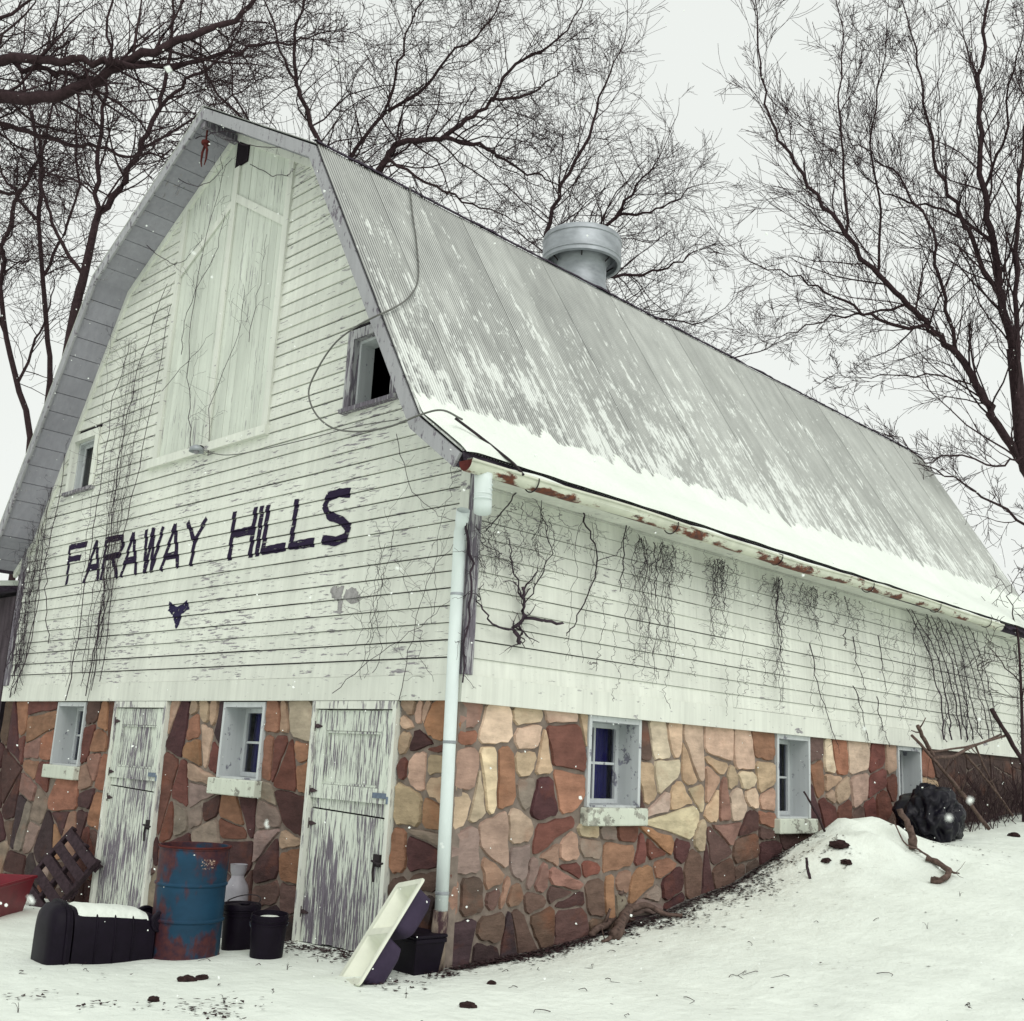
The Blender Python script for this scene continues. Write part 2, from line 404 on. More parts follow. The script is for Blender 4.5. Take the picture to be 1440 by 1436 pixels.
# openings
GWIN = [(-3.60, -2.83, 1.28), (-7.60, -6.80, 1.26)]              # basement windows in the gable wall: x0,x1,sill
DOORS = [(-2.00, -.775), (-5.99, -4.75)]
SWIN = [(1.66, 2.44, 1.22), (4.92, 5.65, 1.12), (7.92, 8.62, 1.02)]
UPW = [(-1.93, -1.10, 4.90, 5.72), (-8.26, -7.43, 4.90, 5.72)]
HAY = (-5.78, -3.32, 4.93, 9.0)

# ---- stone walls -----------------------------------------------------------
COLR = dict(T=(.52, .375, .265), L=(.60, .47, .35), O=(.32, .165, .105), P=(.30, .175, .14), R=(.165, .068, .054), D=(.088, .042, .042),
            G=(.29, .22, .18), B=(.135, .085, .07), K=(.058, .038, .04), S=(.45, .315, .235))
def Z2(lst): return [(x/3.122+200, y/3.122+960, r, c) for x, y, r, c in lst]
def Z1(lst): return [(x/3.017, y/3.017+960, r, c) for x, y, r, c in lst]
def Z3(lst): return [(x/3.122+600, y/3.122+960, r, c) for x, y, r, c in lst]
def Z4(lst): return [(x/2.667+900, y/2.667+960, r, c) for x, y, r, c in lst]
GSEED = Z2([(1185, 98, .1, 'S'), (1260, 95, .1, 'S'), (1150, 165, .08, 'T'), (1215, 135, .09, 'T'), (1252, 182, .14, 'O'), (1220, 265, .13, 'D'), (1292, 272, .1, 'R'),
  (1150, 250, .08, 'T'), (1130, 375, .12, 'R'), (1210, 375, .18, 'T'), (1275, 350, .1, 'S'), (1260, 470, .1, 'T'), (1162, 560, .2, 'T'), (1270, 565, .13, 'O'), (1222, 652, .09, 'G'),
  (1120, 745, .14, 'O'), (1215, 765, .2, 'D'), (1200, 880, .14, 'B'), (1140, 900, .13, 'B'), (1220, 1000, .2, 'K'), (1130, 1040, .16, 'B'), (1200, 1130, .2, 'K'),
  (580, 160, .16, 'O'), (622, 120, .12, 'S'), (702, 170, .19, 'L'), (540, 335, .14, 'O'), (612, 310, .2, 'R'), (652, 395, .12, 'R'), (710, 305, .1, 'O'), (715, 390, .1, 'O'),
  (552, 460, .1, 'G'), (650, 560, .26, 'D'), (530, 600, .12, 'G'), (535, 695, .14, 'G'), (620, 710, .08, 'S'), (545, 805, .19, 'D'), (655, 795, .19, 'O'), (535, 925, .13, 'B'), (620, 955, .17, 'B'),
  (440, 755, .22, 'D'), (430, 935, .16, 'D'), (580, 1060, .18, 'K'), (640, 1090, .15, 'K'), (480, 1060, .18, 'K'),
  (150, 98, .1, 'S'), (222, 108, .08, 'S'), (318, 98, .09, 'S'), (145, 225, .2, 'D'), (226, 190, .13, 'O'), (270, 145, .1, 'S'), (300, 200, .15, 'T'), (235, 300, .12, 'O'), (242, 375, .11, 'S'),
  (305, 345, .15, 'R'), (98, 435, .14, 'R'), (165, 435, .17, 'R'), (235, 505, .11, 'G'), (320, 545, .16, 'D'), (405, 562, .12, 'O'), (462, 575, .12, 'D'), (165, 612, .12, 'G'), (222, 632, .12, 'G'), (310, 660, .15, 'G'),
  (88, 645, .18, 'R'), (190, 700, .14, 'D'), (390, 660, .1, 'R'), (120, 850, .2, 'R'), (250, 850, .2, 'D'), (340, 900, .16, 'B'), (100, 1050, .2, 'K'), (250, 1050, .2, 'K'), (360, 1050, .16, 'K')]) + \
 Z1([(30, 130, .18, 'B'), (112, 150, .13, 'O'), (205, 180, .17, 'O'), (210, 285, .15, 'O'), (137, 262, .12, 'P'), (125, 365, .13, 'O'), (115, 440, .12, 'P'), (180, 455, .17, 'R'), (272, 492, .14, 'O'), (350, 430, .13, 'P'),
  (432, 262, .13, 'O'), (400, 330, .12, 'P'), (380, 230, .13, 'R'), (440, 150, .12, 'O'), (432, 395, .12, 'O'), (412, 545, .15, 'O'), (350, 585, .14, 'D'), (360, 490, .15, 'D'), (175, 565, .13, 'G'), (132, 640, .15, 'G'),
  (35, 385, .2, 'D'), (30, 515, .2, 'D'), (30, 650, .2, 'B'), (60, 745, .2, 'D'), (242, 690, .13, 'O'), (300, 690, .13, 'P'), (372, 690, .16, 'R'), (370, 785, .17, 'R'), (300, 850, .18, 'D'), (50, 255, .18, 'D'), (240, 590, .12, 'D'),
  (-60, 200, .22, 'B'), (-60, 420, .22, 'D'), (-60, 620, .22, 'D'), (130, 850, .2, 'K'), (20, 880, .2, 'K'), (380, 900, .18, 'D')])
SSEED = Z3([(300, 200, .32, 'L'), (462, 140, .14, 'L'), (600, 140, .13, 'L'), (705, 150, .07, 'T'), (455, 235, .15, 'L'), (600, 268, .3, 'R'), (240, 355, .25, 'L'), (365, 385, .18, 'O'), (440, 332, .08, 'T'), (530, 385, .09, 'T'),
  (530, 470, .16, 'D'), (655, 458, .18, 'O'), (420, 460, .17, 'G'), (148, 560, .14, 'T'), (262, 552, .22, 'T'), (425, 630, .21, 'S'), (590, 620, .21, 'R'), (700, 605, .14, 'T'), (172, 742, .18, 'G'), (300, 738, .2, 'S'),
  (430, 762, .14, 'G'), (545, 755, .12, 'P'), (630, 730, .13, 'S'), (717, 730, .13, 'G'), (800, 660, .1, 'G'), (890, 665, .14, 'R'), (810, 775, .17, 'O'), (950, 745, .2, 'R'), (1000, 845, .2, 'O'), (648, 822, .08, 'R'), (730, 830, .13, 'R'),
  (820, 865, .14, 'O'), (190, 920, .19, 'B'), (118, 920, .12, 'P'), (280, 862, .1, 'P'), (345, 862, .11, 'P'), (412, 915, .14, 'P'), (310, 985, .16, 'B'), (530, 850, .12, 'P'), (590, 855, .12, 'P'), (540, 950, .17, 'B'), (640, 935, .2, 'D'),
  (745, 930, .14, 'B'), (880, 890, .13, 'P'), (840, 965, .13, 'G'), (980, 960, .15, 'G'), (1085, 930, .17, 'D'), (150, 1120, .26, 'K'), (310, 1090, .22, 'B'), (430, 1080, .17, 'B'), (620, 1045, .2, 'B'), (520, 1080, .15, 'B'), (250, 1200, .2, 'K'), (455, 990, .1, 'B'), (480, 790, .07, 'G'), (350, 1200, .2, 'K'),
  (165, 420, .1, 'S'), (155, 160, .1, 'P'), (150, 250, .09, 'O')]) + \
 Z4([(80, 232, .19, 'L'), (128, 205, .11, 'T'), (215, 235, .19, 'L'), (305, 242, .14, 'T'), (382, 268, .22, 'L'), (170, 302, .12, 'T'), (33, 338, .12, 'T'), (120, 350, .2, 'L'), (265, 375, .23, 'S'), (310, 328, .12, 'T'), (475, 245, .15, 'O'), (482, 350, .18, 'T'),
  (402, 372, .15, 'L'), (348, 378, .09, 'T'), (355, 425, .09, 'L'), (405, 425, .1, 'L'), (500, 412, .08, 'T'), (62, 470, .2, 'L'), (152, 422, .16, 'T'), (163, 505, .22, 'L'), (238, 452, .1, 'T'), (282, 480, .11, 'T'), (245, 572, .19, 'T'),
  (40, 625, .18, 'R'), (100, 610, .12, 'O'), (165, 640, .17, 'D'), (315, 500, .13, 'P'), (352, 555, .16, 'P'), (402, 515, .16, 'D'), (465, 490, .2, 'O'), (480, 570, .13, 'B'), (60, 712, .19, 'O'), (200, 700, .19, 'B'), (290, 640, .15, 'B'), (380, 645, .19, 'B'),
  (240, 745, .19, 'D'), (485, 622, .17, 'D'), (40, 810, .17, 'G'), (132, 812, .19, 'D'), (322, 705, .14, 'B'), (365, 725, .15, 'B'), (545, 600, .18, 'B'), (435, 690, .16, 'B'), (640, 250, .08, 'B'),
  (702, 290, .22, 'L'), (738, 255, .12, 'O'), (815, 288, .24, 'L'), (885, 280, .15, 'R'), (935, 297, .2, 'S'), (687, 400, .17, 'O'), (718, 365, .1, 'S'), (770, 392, .24, 'T'), (832, 382, .18, 'S'), (890, 400, .19, 'R'), (945, 392, .19, 'R'), (718, 415, .09, 'S'),
  (650, 430, .15, 'D'), (785, 490, .25, 'R'), (865, 485, .19, 'R'), (915, 500, .17, 'R'), (830, 560, .2, 'B'), (700, 505, .18, 'R'), (935, 545, .17, 'B'), (1095, 325, .22, 'O'), (1092, 385, .16, 'S'), (1080, 440, .2, 'B')])
def clip(poly, a, b, c):           # keep a*u+b*v <= c
    out = []
    for i in range(len(poly)):
        p, q = poly[i], poly[(i+1) % len(poly)]
        dp, dq = a*p[0]+b*p[1]-c, a*q[0]+b*q[1]-c
        if dp <= 0: out.append(p)
        if (dp < 0 < dq) or (dq < 0 < dp):
            t = dp/(dp-dq); out.append((p[0]+t*(q[0]-p[0]), p[1]+t*(q[1]-p[1])))
    return out
def area(p): return abs(sum(p[i][0]*p[(i+1) % len(p)][1]-p[(i+1) % len(p)][0]*p[i][1] for i in range(len(p))))/2 if len(p) > 2 else 0
def stone_cells(seeds, rect, openings, joint=.0095):
    """flagstone cells: loose clusters of seeds, each cluster broken by cuts that stop at one another"""
    rng = random.Random(int(rect[2]*100)+5); P = np.array([q[:2] for q in seeds])
    k = max(4, len(seeds)//5); C_ = P[rng.sample(range(len(P)), k)].copy()
    for _ in range(8):
        lab = np.argmin(((P[:, None]-C_[None])**2).sum(2), 1)
        for i in range(k):
            if (lab == i).any(): C_[i] = P[lab == i].mean(0)
    cells = []
    def split(poly, S):
        if len(poly) < 3: return
        if len(S) == 1: cells.append((poly, S[0][3])); return
        Q = np.array([q[:2] for q in S]); wt = np.array([q[2]**2 for q in S]); d = Q-Q.mean(0)
        cov = d.T@d; ev, vec = np.linalg.eigh(cov); a = math.atan2(vec[1, 1], vec[0, 1]); sn_ = round(a/(math.pi/2))*math.pi/2; a = sn_+(a-sn_)*.42 + rng.gauss(0, .15)
        pp = np.array(poly); e_ = lambda q: np.ptp(pp@np.array((math.cos(q), math.sin(q))))
        if e_(a) < .55*e_(a+math.pi/2): a += math.pi/2
        n = np.array((math.cos(a), math.sin(a))); o = np.argsort(Q@n); pr = (Q@n)[o]; cw = np.cumsum(wt[o])/wt.sum()
        j = min(range(len(S)-1), key=lambda i: abs(cw[i]-.5) - .8*(pr[i+1]-pr[i]))
        r1, r2 = S[o[j]][2], S[o[j+1]][2]; c = pr[j]+(pr[j+1]-pr[j])*min(.72, max(.28, r1/(r1+r2)))
        lo_, hi_ = (pp@n).min(), (pp@n).max(); fr = (j+1)/len(S); c = min(max(c, lo_+(hi_-lo_)*max(.22, fr-.25)), lo_+(hi_-lo_)*min(.78, fr+.25))
        g = joint*rng.uniform(.6, 1.4)
        split(clip(poly, n[0], n[1], c-g), [S[i] for i in o[:j+1]]); split(clip(poly, -n[0], -n[1], -c-g), [S[i] for i in o[j+1:]])
    for i in range(k):
        S = [seeds[j] for j in range(len(seeds)) if lab[j] == i]
        if not S: continue
        poly = [(rect[0], rect[1]), (rect[2], rect[1]), (rect[2], rect[3]), (rect[0], rect[3])]
        for j in range(k):
            if j == i: continue
            du, dv = C_[j]-C_[i]; d = math.hypot(du, dv)
            if d < 1e-6 or d > 4: continue
            poly = clip(poly, du/d, dv/d, (C_[i][0]*du+C_[i][1]*dv)/d + d/2-joint*rng.uniform(.7, 1.4))
            if len(poly) < 3: break
        split(poly, S)
    out = []
    for poly, c in cells:
        for (a0, b0, a1, b1) in openings:
            if len(poly) < 3: break
            if min(p[0] for p in poly) < a1 and max(p[0] for p in poly) > a0 and min(p[1] for p in poly) < b1 and max(p[1] for p in poly) > b0:
                cand = [clip(poly, 1, 0, a0-.006), clip(poly, -1, 0, -a1-.006)]
                if b0 > .5: cand.append(clip(poly, 0, 1, b0-.006))
                poly = max(cand, key=area)
        if area(poly) > .003: out.append((poly, c))
    return out
def fill_seeds(seeds, rect, cols, n, dmin):
    s = list(seeds)
    for _ in range(n):
        u, v = random.uniform(rect[0], rect[2]), random.uniform(rect[1], rect[3])
        if all(math.hypot(u-q[0], v-q[1]) > dmin+.35*q[2] for q in s): s.append((u, v, random.uniform(.1, .2), random.choice(cols)))
    return s
def stone_mesh(poly, to3):
    pts = []
    n = len(poly)
    cu, cv = sum(p[0] for p in poly)/n, sum(p[1] for p in poly)/n
    for i in range(n):
        p, q = poly[i], poly[(i+1) % n]; d = math.hypot(q[0]-p[0], q[1]-p[1])
        if d < .02: continue
        k = min(4, max(1, int(d/.07)))
        cutp = min(.36, random.uniform(.02, .062)/d)
        for j in range(k+1):
            t = cutp + (1-2*cutp)*j/k
            jx = .011 if 0 < j < k else .004
            pts.append((p[0]+t*(q[0]-p[0])+random.uniform(-jx, jx), p[1]+t*(q[1]-p[1])+random.uniform(-jx, jx)))
    m = len(pts)
    if m < 3: return None
    pr = random.uniform(.010, .026); tu, tv = random.uniform(-.02, .02), random.uniform(-.02, .02)
    v = [to3(u, w, -.012) for u, w in pts]
    for u, w in pts:
        d = math.hypot(u-cu, w-cv); k = max(.6, 1-.010/max(d, .01))
        v.append(to3(cu+(u-cu)*k, cv+(w-cv)*k, pr + tu*(u-cu) + tv*(w-cv) + random.uniform(-.0025, .0025)))
    v.append(to3(cu+random.uniform(-.03, .03), cv+random.uniform(-.03, .03), pr+random.uniform(-.002, .014)))
    f = [(i, (i+1) % m, m+(i+1) % m, m+i) for i in range(m)] + [(m+i, m+(i+1) % m, 2*m) for i in range(m)]
    return v, f
def jitter(c): 
    g = random.uniform(.82, 1.16); return tuple(max(.01, q*g*random.uniform(.93, 1.07)) for q in c) + (1,)
def stone_wall(seeds, rect, ops, to3, flip):
    vid = {}; mb = MB()                                               # the mortar bed, with the openings left out
    us = sorted({rect[0], rect[2], *[o[0] for o in ops], *[o[2] for o in ops]}); vs_ = sorted({rect[1], rect[3], *[o[1] for o in ops if o[1] > rect[1]]})
    for a, b in zip(us, us[1:]):
        for c, d in zip(vs_, vs_[1:]):
            mu, mv = (a+b)/2, (c+d)/2
            if any(o[0] < mu < o[2] and o[1] < mv < o[3] for o in ops): continue
            q = [to3(a, c, -.004), to3(b, c, -.004), to3(b, d, -.004), to3(a, d, -.004)]
            key = lambda p: tuple(round(t, 4) for t in p)
            for p in q:
                if key(p) not in vid: vid[key(p)] = len(mb.v); mb.v.append(tuple(p))
            mb.f.append(tuple(vid[key(p)] for p in q))
    wall = part(mb, 'stone_wall', 'mortar')
    rest = MB()
    for poly, c in stone_cells(seeds, rect, ops):
        r = stone_mesh(poly, to3)
        if r is None: continue
        cu_, cv_ = sum(p[0] for p in poly)/len(poly), sum(p[1] for p in poly)/len(poly)
        top_ = max(p[1] for p in poly); gz = ground(cu_, -.1) if rect[0] < -1 else ground(.1, cu_)
        if top_ < gz+.02 or (rect[0] > -1 and cu_ > 9.3): rest.add(*r); continue
        s = MB().add(*r)
        if flip: s.f = [q[::-1] for q in s.f]
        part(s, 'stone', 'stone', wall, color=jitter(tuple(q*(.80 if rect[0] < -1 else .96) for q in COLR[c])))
    if rest.f: tag(part(rest, 'buried_stones', 'stone', wall, color=(.075, .05, .045, 1)), kind='stuff')
    return wall
to3g = lambda u, v, d: (u, .045-d, v)
to3s = lambda u, v, d: (-.045+d, u, v)
gops = [(a, s-.14, b, 3) for a, b, s in GWIN] + [(a, -.62, b, 3) for a, b in DOORS]
gs = [(onY(x, y, .03)[0], onY(x, y, .03)[2], r, c) for x, y, r, c in GSEED]
gs = [q for q in gs if W0-.3 < q[0] < 0]
grect = (W0, -.75, -.03, ZS+.02)
gs = fill_seeds(gs, grect, 'DRBKBG', 400, .24)
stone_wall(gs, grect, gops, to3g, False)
sops = [(a, s-.14, b, 3) for a, b, s in SWIN]
ss = [(onX(x, y, -.03)[1], onX(x, y, -.03)[2], r, c) for x, y, r, c in SSEED]
ss = [q for q in ss if q[0] > .0]
srect = (.03, -.4, LEN, ZS+.02)
ss = fill_seeds(ss, srect, 'BKDBRB', 600, .26)
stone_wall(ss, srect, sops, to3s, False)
# corner quoin strip that closes the corner
part(MB().box((-.12, .025, -.6), (-.028, .12, ZS)), 'corner_mortar', 'mortar')
# plain back walls
part(MB().box((W0, .1, -1.2), (W0+.3, LEN, 3.95)), 'far_side_wall', 'trim')
mb = MB()
for k in range(40):
    z0 = ZS-3+k*.3
    if z0 > 9: break
    h = wall_hw(z0+.3); mb.box((CX-h, LEN-.06, z0), (CX+h, LEN, z0+.3))
part(mb, 'rear_wall', 'trim')

# ---- clapboard siding --------------------------------------------------------
PITCH_B = .1465; ZB = ZS+.215
def cut(iv, holes):
    for a, b in holes:
        nv = []
        for p, q in iv:
            if b <= p or a >= q: nv.append((p, q)); continue
            if a > p: nv.append((p, a))
            if b < q: nv.append((b, q))
        iv = nv
    return [(a, b) for a, b in iv if b-a > .02]
def gable_holes(z0, z1):
    h = []
    for a, b, c, d in UPW:
        if z1 > c-.0 and z0 < d+.0: h.append((a, b))
    if z1 > HAY[2]-.0 and z0 < HAY[3]: h.append((HAY[0], HAY[1]))
    return h
mb = MB()
z = ZS
while z < 9.05:
    z1 = z+.12; h = wall_hw(z1)
    for a, b in cut([(CX-h, CX+h)], gable_holes(z+.02, z1-.02)):
        mb.add([(a, .03, z), (b, .03, z), (b, .03, z1), (a, .03, z1)], [(0, 1, 2, 3)])
    z = z1
gsid = part(mb, 'gable_siding', 'sheath')
def board(u0, u1, z0, z1, to3, parent, mat='siding'):
    t0, t1 = .021, .007       # proud at the lower edge, thin at the top
    j = lambda: random.uniform(-.0025, .0025)
    a, b, c, d = j(), j(), j(), j()
    v = [to3(u0, z0+a, 0), to3(u1, z0+b, 0), to3(u1, z0+b, t0+c*.3), to3(u0, z0+a, t0+d*.3), to3(u0, z1, 0), to3(u1, z1, 0), to3(u1, z1, t1), to3(u0, z1, t1)]
    m_ = MB().hexa(v)
    return part(m_, 'clapboard', mat, parent)
gy = lambda u, z_, d: (u, .022-d, z_)
sx = lambda u, z_, d: (-.022+d, u, z_)
rows = []
z = ZB; r = 0
while z < 9.0:
    rows.append(z); z1 = z+PITCH_B-.009; h = wall_hw(z1)
    for a, b in cut([(CX-h, CX+h)], gable_holes(z+.04, z1-.04)):
        n = max(1, round((b-a)/3.6)); ks = [a] + [a+(b-a)*(i+random.uniform(-.3, .3))/n for i in range(1, n)] + [b]
        for p, q in zip(ks, ks[1:]): board(p+.0015, q-.0015, z+random.uniform(-.002, .002), z1+random.uniform(-.002, .002), gy, gsid)
    z += PITCH_B; r += 1
skirt = part(MB().box((W0-.05, -.012, ZS), (-.02, .022, ZB-.003)), 'skirt_board', 'trim', gsid)
mb = MB().add([(-.03, .05, ZS), (-.03, LEN, ZS), (-.03, LEN, 4.05), (-.03, .05, 4.05)], [(0, 1, 2, 3)])
ssid = part(mb, 'side_siding', 'sheath')
z = ZB
while z < 3.95:
    ks = [.1]
    while ks[-1] < LEN-3: ks.append(ks[-1]+random.uniform(2.6, 4.4))
    ks.append(LEN)
    for p, q in zip(ks, ks[1:]): board(p+.0015, q-.0015, z+random.uniform(-.002, .002), z+PITCH_B-.005+random.uniform(-.002, .001), sx, ssid, 'sidings')
    z += PITCH_B
part(MB().box((-.022, .0, ZS-.01), (.022, LEN, ZB-.003)), 'skirt_board', 'trim', ssid)
# corner boards
part(MB().box((-.125, -.018, ZB), (-.012, .018, 4.05)), 'corner_board', 'trim')
part(MB().box((-.018, -.010, ZB), (.032, .105, 4.0)), 'corner_board', 'weathered')
part(MB().box((W0-.03, -.028, ZB), (W0+.10, .03, 4.3)), 'corner_board', 'weathered')
def bz(z_): 
    k = max(0, int((z_-ZB)/PITCH_B)); f = (z_-ZB-k*PITCH_B)/PITCH_B
    return k, f
def surf_y(z_):   # front face of the gable siding at that height
    k, f = bz(z_); return .022-(.021+(.007-.021)*min(1, f*PITCH_B/(PITCH_B-.009)))

# ---- painted letters -----------------------------------------------------------
def T(x, y): return (x/3.43+80, y/3.43+680)
STROKES = [('F', [[(62, 300), (45, 485)], [(66, 306), (142, 292)], [(58, 366), (112, 357)]]),
 ('A', [[(190, 278), (128, 478)], [(190, 278), (197, 462)], [(152, 408), (196, 400)]]),
 ('R', [[(240, 262), (212, 460)], [(240, 272), (314, 258), (318, 300), (300, 344), (236, 358)], [(266, 350), (289, 450)]]),
 ('A', [[(366, 240), (308, 448)], [(368, 240), (379, 435)], [(330, 372), (376, 364)]]),
 ('W', [[(430, 225), (421, 428)], [(462, 216), (424, 428)], [(466, 222), (453, 424)], [(510, 212), (455, 420)]]),
 ('A', [[(567, 200), (500, 418)], [(568, 200), (580, 402)], [(523, 352), (578, 342)]]),
 ('Y', [[(630, 188), (662, 280)], [(718, 170), (662, 282), (644, 394)]]),
 ('H', [[(856, 140), (830, 366)], [(958, 118), (930, 352)], [(846, 246), (944, 224)]]),
 ('I', [[(988, 112), (962, 346)]]),
 ('L', [[(1018, 108), (990, 334)], [(990, 324), (1098, 306)]]),
 ('L', [[(1156, 80), (1124, 312)], [(1126, 300), (1236, 283)]]),
 ('S', [[(1410, 44), (1360, 42), (1308, 64), (1290, 108), (1308, 152), (1370, 178), (1404, 212), (1392, 258), (1340, 280), (1282, 272)]])]
def clipz(poly, lo, hi):
    for sgn, lim in ((1, lo), (-1, hi)):
        out = []
        for i in range(len(poly)):
            p, q = poly[i], poly[(i+1) % len(poly)]
            a, b = sgn*(p[1]-lim), sgn*(q[1]-lim)
            if a >= 0: out.append(p)
            if (a > 0 > b) or (b > 0 > a):
                t = a/(a-b); out.append((p[0]+t*(q[0]-p[0]), p[1]+t*(q[1]-p[1])))
        poly = out
        if len(poly) < 3: return []
    return poly
def decal(mb, poly, off):
    z0, z1 = min(p[1] for p in poly), max(p[1] for p in poly)
    for k in range(bz(z0)[0], bz(z1)[0]+1):
        lo, hi = ZB+k*PITCH_B-.001, ZB+(k+1)*PITCH_B-.009
        q = clipz(poly, lo, hi)
        if q:
            if sum(q[i][0]*q[(i+1) % len(q)][1]-q[(i+1) % len(q)][0]*q[i][1] for i in range(len(q))) < 0: q = q[::-1]
            mb.add([(u, surf_y(max(lo+.0012, min(hi, v)))-off, v) for u, v in q], [tuple(range(len(q)))])
            us_ = [u for u, v in q if abs(v-lo) < 1e-6]
            if len(us_) >= 2:                      # paint carried round the board's lower lip
                a_, b_, y_ = min(us_), max(us_), surf_y(lo+.0012)-off
                mb.add([(a_, y_, lo), (b_, y_, lo), (b_, y_+.001, lo-.0045), (a_, y_+.001, lo-.0045), (b_, .021, lo-.0045), (a_, .021, lo-.0045)], [(3, 2, 1, 0), (5, 4, 2, 3)])
for ch, strokes in STROKES:
    mb = MB(); lay = 0
    for st in strokes:
        pts = [onY(*T(*p), 0) for p in st]; pts = [(p[0], p[2]) for p in pts]
        for a, b in zip(pts, pts[1:]):
            du, dv = b[0]-a[0], b[1]-a[1]; d = math.hypot(du, dv); nx, nz = -dv/d, du/d
            wd = .036 if abs(dv) > abs(du) else .042
            if ch in 'HILS': wd *= 1.1
            e = .012
            n = max(2, int(d/.05)); L_, Rr = [], []
            for i in range(n+1):
                t = -e/d + (1+2*e/d)*i/n
                wa, wb = wd*random.uniform(.86, 1.12), wd*random.uniform(.86, 1.12)
                L_.append((a[0]+du*t+nx*wa, a[1]+dv*t+nz*wa)); Rr.append((a[0]+du*t-nx*wb, a[1]+dv*t-nz*wb))
            for i in range(n): decal(mb, [L_[i], L_[i+1], Rr[i+1], Rr[i]], .0030+lay*.0006)
            lay += 1
    part(mb, 'painted_letter', 'ink', gsid)
def torn_patch(pts, mat):
    """torn scrap of a sign; outline in wall coordinates with frayed edges, fanned from its centre"""
    w_ = [onY(x/2.77, y/2.77+640, 0) for x, y in pts]; w_ = [(q[0], q[2]) for q in w_]; e = []
    for i in range(len(w_)):
        p, q = w_[i], w_[(i+1) % len(w_)]
        for k in range(4): e.append((p[0]+(q[0]-p[0])*k/4+random.uniform(-.012, .012), p[1]+(q[1]-p[1])*k/4+random.uniform(-.012, .012)))
    c = (sum(p[0] for p in w_)/len(w_), sum(p[1] for p in w_)/len(w_)); mb = MB()
    for i in range(len(e)): decal(mb, [c, e[i], e[(i+1) % len(e)]], .0030)
    part(mb, 'paper_remnant', mat, gsid)
torn_patch([(658, 572), (690, 592), (727, 566), (737, 600), (708, 616), (700, 650), (688, 680), (676, 655), (672, 622), (653, 606)], 'patchd')
torn_patch([(1338, 560), (1345, 525), (1375, 515), (1405, 545), (1395, 570), (1365, 578)], 'patchg')
torn_patch([(1285, 522), (1300, 507), (1338, 512), (1332, 545), (1328, 622), (1314, 615), (1318, 570), (1290, 555)], 'patchg')
random.seed(21)

# ---- basement windows -----------------------------------------------------------
def basement_window(u0, u1, zs, wall, muntin=True):
    """wall 'g' or 's'; opening reaches the siding"""
    if wall == 'g': P3 = lambda u, d, z_: (u, .03+d, z_)
    else: P3 = lambda u, d, z_: (-.03-d, u, z_)
    def bx(m_, ua, ub, da, db, za, zb):
        c = [P3(ua, da, za), P3(ub, db, zb)]
        return m_.box([min(c[0][i], c[1][i]) for i in range(3)], [max(c[0][i], c[1][i]) for i in range(3)])
    zt = ZS-.012; D = .30
    m_ = MB()                                    # reveal: jambs, head, sloping bottom
    bx(m_, u0, u0+.04, -.018, D, zs, zt); bx(m_, u1-.04, u1, -.018, D, zs, zt)
    bx(m_, u0+.04, u1-.04, -.014, D, zt-.05, zt); bx(m_, u0+.04, u1-.04, -.002, D, zs-.05, zs+.015)
    win = part(m_, 'basement_window', 'reveal')
    m_ = MB(); bx(m_, u0-.05, u1+.05, -.085, .02, zs-.165, zs-.004); o = part(m_, 'sill', 'sillc', win); bevel(o, .012)
    m_ = MB(); f = .045; a, b = u0+.04, u1-.04; d0, d1 = D-.07, D-.02; za, zb = zs+.018, zt-.052
    bx(m_, a, a+f, d0, d1, za, zb); bx(m_, b-f, b, d0, d1, za, zb); bx(m_, a+f, b-f, d0, d1, zb-f, zb); bx(m_, a+f, b-f, d0, d1, za, za+f)
    part(m_, 'frame', 'reveal', win)
    if muntin:
        m_ = MB(); bx(m_, (a+b)/2-.012, (a+b)/2+.012, d0+.012, d1-.01, za+f, zb-f); part(m_, 'muntin', 'reveal', win)
        m_ = MB(); bx(m_, a+f, b-f, d0+.016, d1-.014, (za+zb)/2-.012, (za+zb)/2+.012); part(m_, 'muntin', 'reveal', win)
    q = [P3(a+f, D-.04, za+f), P3(b-f, D-.04, za+f), P3(b-f, D-.04, zb-f), P3(a+f, D-.04, zb-f)]
    part(MB().add(q, [(0, 1, 2, 3)]), 'pane', 'glass', win)
    m_ = MB(); n = 60; v = []
    for i in range(n+1):
        u = a-.05+(b-a+.1)*i/n; d = D+.07+.022*math.sin(i*1.15)+.012*math.sin(i*.41+1)
        v += [P3(u, d, za-.05), P3(u, d, zb+.05)]
    m_.add(v, [(2*i, 2*i+2, 2*i+3, 2*i+1) for i in range(n)]); part(m_, 'curtain', 'curtain', win, True)
    m_ = MB(); bx(m_, u0-.1, u1+.1, D+.25, D+.28, zs-.2, ZS); part(m_, 'backing_board', 'dark', win)
for a, b, s in GWIN: basement_window(a, b, s, 'g')
for a, b, s in SWIN: basement_window(a, b, s, 's')

